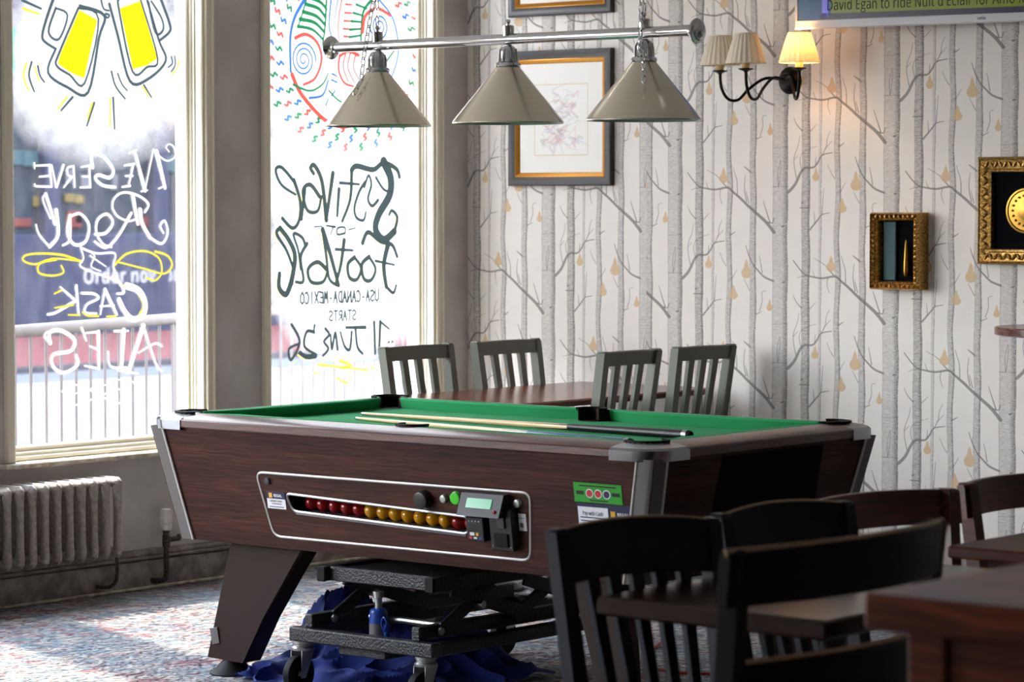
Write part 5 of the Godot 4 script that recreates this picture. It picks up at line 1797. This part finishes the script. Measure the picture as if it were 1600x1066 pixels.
func street() -> void:
	var box_of := func(called: String, label: String, p: Vector3, s: Vector3, m_: Material, category: String) -> MeshInstance3D:
		var m := MB.new()
		box(m, p, s, 0.0)
		var o := obj(called, m, m_)
		tag(o, label, category, "", "structure")
		return o
	box_of.call("pavement", "grey paved footway outside the windows", Vector3(-3.05, -0.27, -8.0), Vector3(2.5, 0.24, 80), M.paving, "pavement")
	box_of.call("road", "pale asphalt road seen through the painted windows", Vector3(-9.3, -0.30, -8.0), Vector3(10.0, 0.24, 80), M.road, "road")
	box_of.call("road_margin", "bluish strip of road along the far kerb", Vector3(-14.9, -0.295, -8.0), Vector3(1.2, 0.24, 80), M.road_grey, "road")
	box_of.call("kerb", "dark kerb on the far side of the road", Vector3(-15.65, -0.24, -8.0), Vector3(0.3, 0.24, 80), M.kerb_stone, "kerb")
	box_of.call("far_pavement", "reddish paved footway in front of the shop across the road", Vector3(-18.6, -0.26, -8.0), Vector3(5.6, 0.24, 80), M.red_paving, "pavement")
	# railing along the footway, slightly askew to the wall
	var o := thing("railing", "galvanised pedestrian railing of thin upright bars outside the windows", "railing", Vector3(-2.79, -0.15, -1.84), 0.0)
	o.rotation.y = 0.315
	var m := MB.new()
	tube(m, [Vector3(0, 1.15, 2.6), Vector3(0, 1.15, -9.0)], 0.028, 10)
	obj("top_rail", m, M.galvanised, o)
	m = MB.new()
	tube(m, [Vector3(0, 0.12, 2.6), Vector3(0, 0.12, -9.0)], 0.02, 8)
	obj("bottom_rail", m, M.galvanised, o)
	for i in 86:
		m = MB.new()
		tube(m, [Vector3(0, 0.12, 2.55 - i * 0.135), Vector3(0, 1.13, 2.55 - i * 0.135)], 0.0075, 6)
		obj("upright", m, M.galvanised, o)
	for i in 4:
		m = MB.new()
		tube(m, [Vector3(0, -0.02, 1.35 - i * 2.9), Vector3(0, 1.15, 1.35 - i * 2.9)], 0.018, 10)
		obj("post", m, M.galvanised, o)
	# the shop across the road
	var X := -21.3
	o = thing("shop_front", "dark navy shop front across the road with an order sign under its window", "shop")
	m = MB.new()
	box(m, Vector3(X - 3.0, 4.4, -18.0), Vector3(6.0, 9.4, 60.0), 0.0)
	obj("upper_wall", m, M.shop_brick, o)
	part("fascia", o, M.shop_navy, Vector3(X + 0.06, 4.0, -18.0), Vector3(0.12, 0.8, 34.0), 0.02)
	part("stall_riser", o, M.shop_navy, Vector3(X + 0.09, 0.5, -18.5), Vector3(0.18, 1.3, 9.0), 0.02)
	for i in 7:
		part("pillar", o, M.shop_navy, Vector3(X + 0.10, 1.9, -12.7 - i * 1.9), Vector3(0.2, 3.9, 0.26), 0.02)
	part("shop_window", o, M.shop_dark, Vector3(X + 0.02, 2.4, -18.5), Vector3(0.04, 2.5, 14.0), 0.0)
	var rnd := RandomNumberGenerator.new()
	rnd.seed = 4
	for i in 90:
		var c: String = ["shop_red", "shop_yellow", "shop_brick", "shop_teal", "shop_navy", "shop_red", "shop_white"][i % 7]
		part("window_display", o, M[c], Vector3(X + 0.05, 1.25 + (i % 7) * 0.27 + rnd.randf() * 0.1, -13.0 - rnd.randf() * 9.0), Vector3(0.05, 0.10 + rnd.randf() * 0.13, 0.10 + rnd.randf() * 0.28), 0.01)
	words("Order now on", 0.27, M.shop_white, o, Transform3D(Basis(Vector3.UP, PI / 2), Vector3(X + 0.19, 0.60, -19.78)), "Droid Sans", 700, 1.74)
	for i in 9:
		part("upper_window", o, M.shop_dark, Vector3(X + 0.01, 6.4, -6.0 - i * 2.6), Vector3(0.04, 1.7, 1.1), 0.0)
	box_of.call("street_house", "pale upper storeys of the terrace further down the road", Vector3(X - 3.5, 5.5, -56.0), Vector3(7.0, 11.6, 16.0), M.shop_brick, "house")

func _ready() -> void:
	# camera
	var cam := Camera3D.new()
	cam.name = "camera"
	cam.position = Vector3(7.206, 1.58, 6.820)
	cam.rotation = Vector3(deg_to_rad(-2.735), deg_to_rad(39.44), 0)
	cam.fov = 13.256
	cam.near = 0.05
	cam.far = 300.0
	var lens := CameraAttributesPhysical.new()
	lens.frustum_focal_length = 103.27
	lens.frustum_focus_distance = 10.2
	lens.exposure_aperture = 5.6
	cam.attributes = lens
	add_child(cam)
	cam.current = true
	# sky, sun, exposure
	var env := Environment.new()
	env.background_mode = Environment.BG_SKY
	var sky := Sky.new()
	var air := ProceduralSkyMaterial.new()
	air.sky_top_color = Color(0.80, 0.84, 0.91)
	air.sky_horizon_color = Color(0.97, 0.96, 0.94)
	air.sky_curve = 0.2
	air.ground_bottom_color = Color(0.45, 0.45, 0.45)
	air.ground_horizon_color = Color(0.6, 0.6, 0.6)
	air.sun_angle_max = 1.0
	sky.sky_material = air
	env.sky = sky
	env.background_energy_multiplier = 14.0
	env.tonemap_mode = Environment.TONE_MAPPER_LINEAR
	env.tonemap_exposure = 1.8
	env.sdfgi_enabled = true
	env.ssao_enabled = true
	env.ssil_enabled = true
	var world := WorldEnvironment.new()
	world.name = "daylight"
	world.environment = env
	add_child(world)
	var sun := DirectionalLight3D.new()
	sun.name = "sun"
	sun.light_color = Color(1.0, 0.95, 0.87)
	sun.light_energy = 2.3
	sun.light_angular_distance = 2.0
	sun.shadow_enabled = true
	add_child(sun)
	sun.look_at_from_position(Vector3.ZERO, Vector3(1.0, -1.2, 0.3))

	make_materials()

	# the room
	var m := MB.new()
	box(m, Vector3(3.7, -0.06, 2.5), Vector3(10.9, 0.12, 12.5), 0.0)
	tag(obj("floor", m, M.carpet), "worn patterned carpet in pale blue, cream and rose over the whole floor", "carpet", "", "structure")
	m = MB.new()
	box(m, Vector3(3.7, CEILING + 0.1, 2.5), Vector3(10.9, 0.2, 12.5), 0.0)
	tag(obj("ceiling", m, M.ceiling_paint), "plain pale ceiling above the room", "ceiling", "", "structure")
	var openings := [[-0.744, -1.79], [-2.171, -3.25], [0.682, -0.364], [2.108, 1.062], [3.534, 2.488], [4.960, 3.914], [6.386, 5.340]]
	m = MB.new()
	box(m, Vector3(WALL_X - 0.085, 0.2695, 2.5), Vector3(0.17, 0.539, 12.5), 0.0)
	box(m, Vector3(WALL_X - 0.085, 2.925, 2.5), Vector3(0.17, 0.35, 12.5), 0.0)
	var edges := [[-1.79, -2.171], [-3.25, -3.75], [-0.364, -0.744], [1.062, 0.682], [2.488, 2.108], [3.914, 3.534], [5.340, 4.960], [8.75, 6.386]]
	for e: Array in edges:
		box(m, Vector3(WALL_X - 0.085, 1.6445, (e[0] + e[1]) / 2), Vector3(0.17, 2.211, e[0] - e[1]), 0.0)
	tag(obj("wall_left", m, M.grey_wall), "grey painted street wall with the tall windows", "wall", "", "structure")
	for i in openings.size():
		window(i + 1, openings[i][0], openings[i][1], "mugs_paint" if i == 0 else "festival_paint" if i == 1 else "")
	var wall := thing("wall_back", "wall papered with grey birch trunks and golden pears", "wall", Vector3.ZERO, 0.0, "", "structure")
	part("masonry", wall, M.room_paint, Vector3(3.7, 1.55, WALL_Z - 0.126), Vector3(10.9, 3.1, 0.25), 0.0)
	# strips of paper; the seam near the windows does not match, as on the wall
	for s: Array in [[-1.53, -0.505, -1.093 - 0.549], [-0.505, 9.0, 0.161]]:
		m = MB.new()
		var uv := func(x: float, y: float) -> Vector2: return Vector2((x - s[2]) / 1.098, (1.237 - y) / 0.744 + 168.0 / 1137.0)
		var q := [Vector2(s[0], 0), Vector2(s[1], 0), Vector2(s[1], CEILING), Vector2(s[0], CEILING)]
		for t: Array in [[0, 1, 2], [0, 2, 3]]:
			m.tri(Vector3(q[t[0]].x, q[t[0]].y, WALL_Z), Vector3(q[t[1]].x, q[t[1]].y, WALL_Z), Vector3(q[t[2]].x, q[t[2]].y, WALL_Z), Vector3.BACK, uv.call(q[t[0]].x, q[t[0]].y), uv.call(q[t[1]].x, q[t[1]].y), uv.call(q[t[2]].x, q[t[2]].y))
		obj("wallpaper_strip", m, M.paper, wall)
	m = MB.new()
	box(m, Vector3(9.1, 1.55, 2.5), Vector3(0.2, 3.1, 12.5), 0.0)
	tag(obj("wall_right", m, M.room_paint), "plain wall on the far right of the room", "wall", "", "structure")
	m = MB.new()
	box(m, Vector3(3.7, 1.55, 8.7), Vector3(10.9, 3.1, 0.2), 0.0)
	tag(obj("wall_front", m, M.room_paint), "plain wall behind the viewer", "wall", "", "structure")
	var board := thing("baseboard_left", "tall scuffed grey skirting with a moulded top under the windows", "skirting", Vector3.ZERO, 0.0, "", "structure")
	part("plank", board, M.grey_board, Vector3(WALL_X + 0.012, 0.057, 2.5), Vector3(0.024, 0.114, 11.9), 0.002)
	m = MB.new()
	box(m, Vector3(WALL_X + 0.014, 0.127, 2.5), Vector3(0.028, 0.012, 11.9), 0.004)
	box(m, Vector3(WALL_X + 0.009, 0.142, 2.5), Vector3(0.018, 0.020, 11.9), 0.006)
	box(m, Vector3(WALL_X + 0.005, 0.154, 2.5), Vector3(0.010, 0.012, 11.9), 0.003)
	obj("moulding", m, M.grey_board, board)
	part("carpet_strip", board, M.sill_paint, Vector3(WALL_X + 0.031, 0.006, 2.5), Vector3(0.014, 0.012, 11.9), 0.003)
	m = MB.new()
	box(m, Vector3(3.7, 0.07, WALL_Z + 0.011), Vector3(10.4, 0.14, 0.022), 0.004)
	tag(obj("baseboard_back", m, M.grey_board), "grey skirting along the foot of the papered wall", "skirting", "", "structure")
	street()

	# the pool table and what goes with it
	pool_table()
	cue("pool cue with a plain black butt, the far one of the two on the cloth", Vector3(0.29, 0.8365, -0.758), Vector3(1.814, 0.847, -0.618), false)
	cue("pool cue with a blue splice, the near one half hidden by the cushion", Vector3(0.425, 0.8365, -0.582), Vector3(1.86, 0.847, -0.252), true)
	bar_lamp()
	trolley()
	fallen_cloth()

	# by the papered wall
	hung_picture("black and gold framed sketch on a white mount, below the other frame", 1.647, 2.253, 3)
	hung_picture("black and gold frame cut off by the top of the view, above the sketch", 2.407, 3.013, 4)
	sconce()
	television()
	var box_frame := gilt_frame("gilt_box_frame", "small deep gilt box frame holding a teal panel and a gold drop", Vector3(0.810, 1.375, WALL_Z), 0.232, 0.315, 0.034, 0.085)
	part("teal_panel", box_frame, M.teal_card, Vector3(-0.045, 0, 0.034), Vector3(0.06, 0.24, 0.01), 0.003)
	m = MB.new()
	lathe(m, [Vector2(0.0005, -0.085), Vector2(0.008, -0.08), Vector2(0.012, -0.06), Vector2(0.010, -0.02), Vector2(0.005, 0.05), Vector2(0.0005, 0.07)], tf(Vector3(0.035, -0.02, 0.04)), 14)
	obj("gold_drop", m, M.medal_gold, box_frame)
	var big := gilt_frame("gilt_medal_frame", "large carved gilt frame with a gold medal on black, at the right edge", Vector3(1.388, 1.541, WALL_Z), 0.42, 0.428, 0.062, 0.05)
	m = MB.new()
	lathe(m, [Vector2(0.0005, 0.0), Vector2(0.088, 0.0), Vector2(0.091, 0.004), Vector2(0.089, 0.009), Vector2(0.082, 0.010), Vector2(0.078, 0.006), Vector2(0.040, 0.007), Vector2(0.036, 0.010), Vector2(0.0005, 0.011)], Transform3D(Basis(Vector3.RIGHT, PI / 2), Vector3(0, 0, 0.018)), 40)
	for i in 18:
		var a := TAU * i / 18.0
		ball(m, Vector3(cos(a) * 0.06, sin(a) * 0.06, 0.026), Vector3(0.007, 0.005, 0.004), 8)
	obj("medal", m, M.medal_gold, big)
	radiator()
	table("dining_table", "long reddish brown table by the papered wall behind the pool table", -0.82, -0.10, -3.42, -1.95, 0.78, 0.028, M.table_wood, M.black_plastic, 2)
	var c1 := slat_chair("slatted_chair", "grey green slat-back chair in front of the festival window", M.green_paint, null, 0.42, 0.46, 0.972, 3, 0.058, 0.004, "green slat-back chairs round the long table", null, false, 0.34)
	c1.position = Vector3(-0.845, 0, -2.43)
	c1.rotation.y = PI / 2
	copy(c1, Vector3(-0.845, 0, -3.02), PI / 2, "grey green slat-back chair on the window side of the table, next to the corner")
	var c3 := slat_chair("slatted_chair", "grey green slat-back chair on the room side of the table, over the middle pocket", M.green_paint, null, 0.36, 0.46, 0.972, 3, 0.058, 0.004, "green slat-back chairs round the long table", null, false, 0.34)
	c3.position = Vector3(-0.05, 0, -2.66)
	c3.rotation.y = -PI / 2 - 0.02
	copy(c3, Vector3(-0.05, 0, -3.18), -PI / 2 - 0.08, "grey green slat-back chair on the room side of the table, nearest the papered wall")
	var poseur := thing("high_round_table", "round high table cut off by the right edge, under the gilt medal frame", "table", Vector3(1.86, 0, -3.0))
	m = MB.new()
	lathe(m, [Vector2(0.0005, 1.075), Vector2(0.285, 1.075), Vector2(0.30, 1.080), Vector2(0.30, 1.104), Vector2(0.296, 1.108), Vector2(0.0005, 1.108)], Transform3D(), 48)
	obj("tabletop", m, M.table_wood, poseur)
	m = MB.new()
	lathe(m, [Vector2(0.22, 0.0), Vector2(0.22, 0.015), Vector2(0.05, 0.05), Vector2(0.038, 0.09), Vector2(0.038, 1.04), Vector2(0.10, 1.075)], Transform3D(), 28)
	obj("pedestal", m, M.black_plastic, poseur)

	# nearer the viewer: dark tables and chairs
	table("old_table", "dark worn table with a shiny top, between the navy chairs and the black ladder-back", 3.49, 4.06, 1.10, 2.03, 0.76, 0.04, M.old_table_wood, M.black_plastic, 1)
	table("dark_red_table", "dark reddish table behind the near high table, at the right edge", 3.585, 4.3, -0.35, 0.79, 0.76, 0.03, M.brown_chair_wood, M.black_plastic, 1)
	var navy := slat_chair("navy_chair", "navy slat-back chair with worn edges, left one at the dark worn table", M.navy_paint, M.worn_lit_edge, 0.42, 0.46, 0.884, 5, 0.112, 0.02, "navy slat-back chairs at the dark worn table", null, false, 0.29)
	navy.position = Vector3(3.49, 0, 1.82)
	navy.rotation.y = PI / 2 - 0.30
	copy(navy, Vector3(3.555, 0, 1.335), PI / 2 - 0.16, "navy slat-back chair with worn edges, half behind the black ladder-back chair")
	var black := slat_chair("ladder_chair", "black ladder-back chair with a curved rail in front of the dark worn table", M.black_chair_wood, M.worn_lit_edge, 0.71, 0.46, 0.948, 0, 0.10, 0.08, "", null, true, 0.31)  # its brown edge tubes paint the light along the rail tops
	black.position = Vector3(4.13, 0, 2.165)
	black.rotation.y = -PI / 2 - 0.03
	var brown := slat_chair("brown_chair", "brown ladder-back chair with a woven seat, beside the dark reddish table, left of two", M.brown_chair_wood, null, 0.54, 0.46, 0.855, 0, 0.085, 0.055, "brown ladder-back chairs at the dark reddish table", M.seat_weave, true)
	brown.position = Vector3(3.39, 0, 0.70)
	brown.rotation.y = PI / 2 - 0.18
	copy(brown, Vector3(3.43, 0, 0.065), PI / 2 - 0.14, "brown ladder-back chair cut off by the right edge, beside the dark reddish table")
	table("high_table", "thick brown high table out of focus in the right-hand front corner", 4.86, 6.1, 2.45, 3.15, 1.0, 0.055, M.bar_wood, M.bar_wood)
	m = MB.new()
	box(m, Vector3(4.87, 1.004, 2.55) + Vector3(0.09, 0, 0.02), Vector3(0.05, 0.007, 0.02), 0.002, Basis(Vector3.UP, 0.3))
	tag(obj("paper_packet", m, M.white_print), "tiny white packet lying on the high table", "packet")
	m = MB.new()
	tube(m, curve([Vector3(0.98, 0.006, -1.6), Vector3(1.22, 0.006, -1.16), Vector3(1.42, 0.006, -1.06), Vector3(1.64, 0.006, -1.12), Vector3(1.9, 0.006, -1.05), Vector3(2.3, 0.006, -1.3)], 8), 0.005, 8)
	tag(obj("red_cable", m, M.cable_red), "thin orange red cable on the carpet beyond the navy chair", "cable")
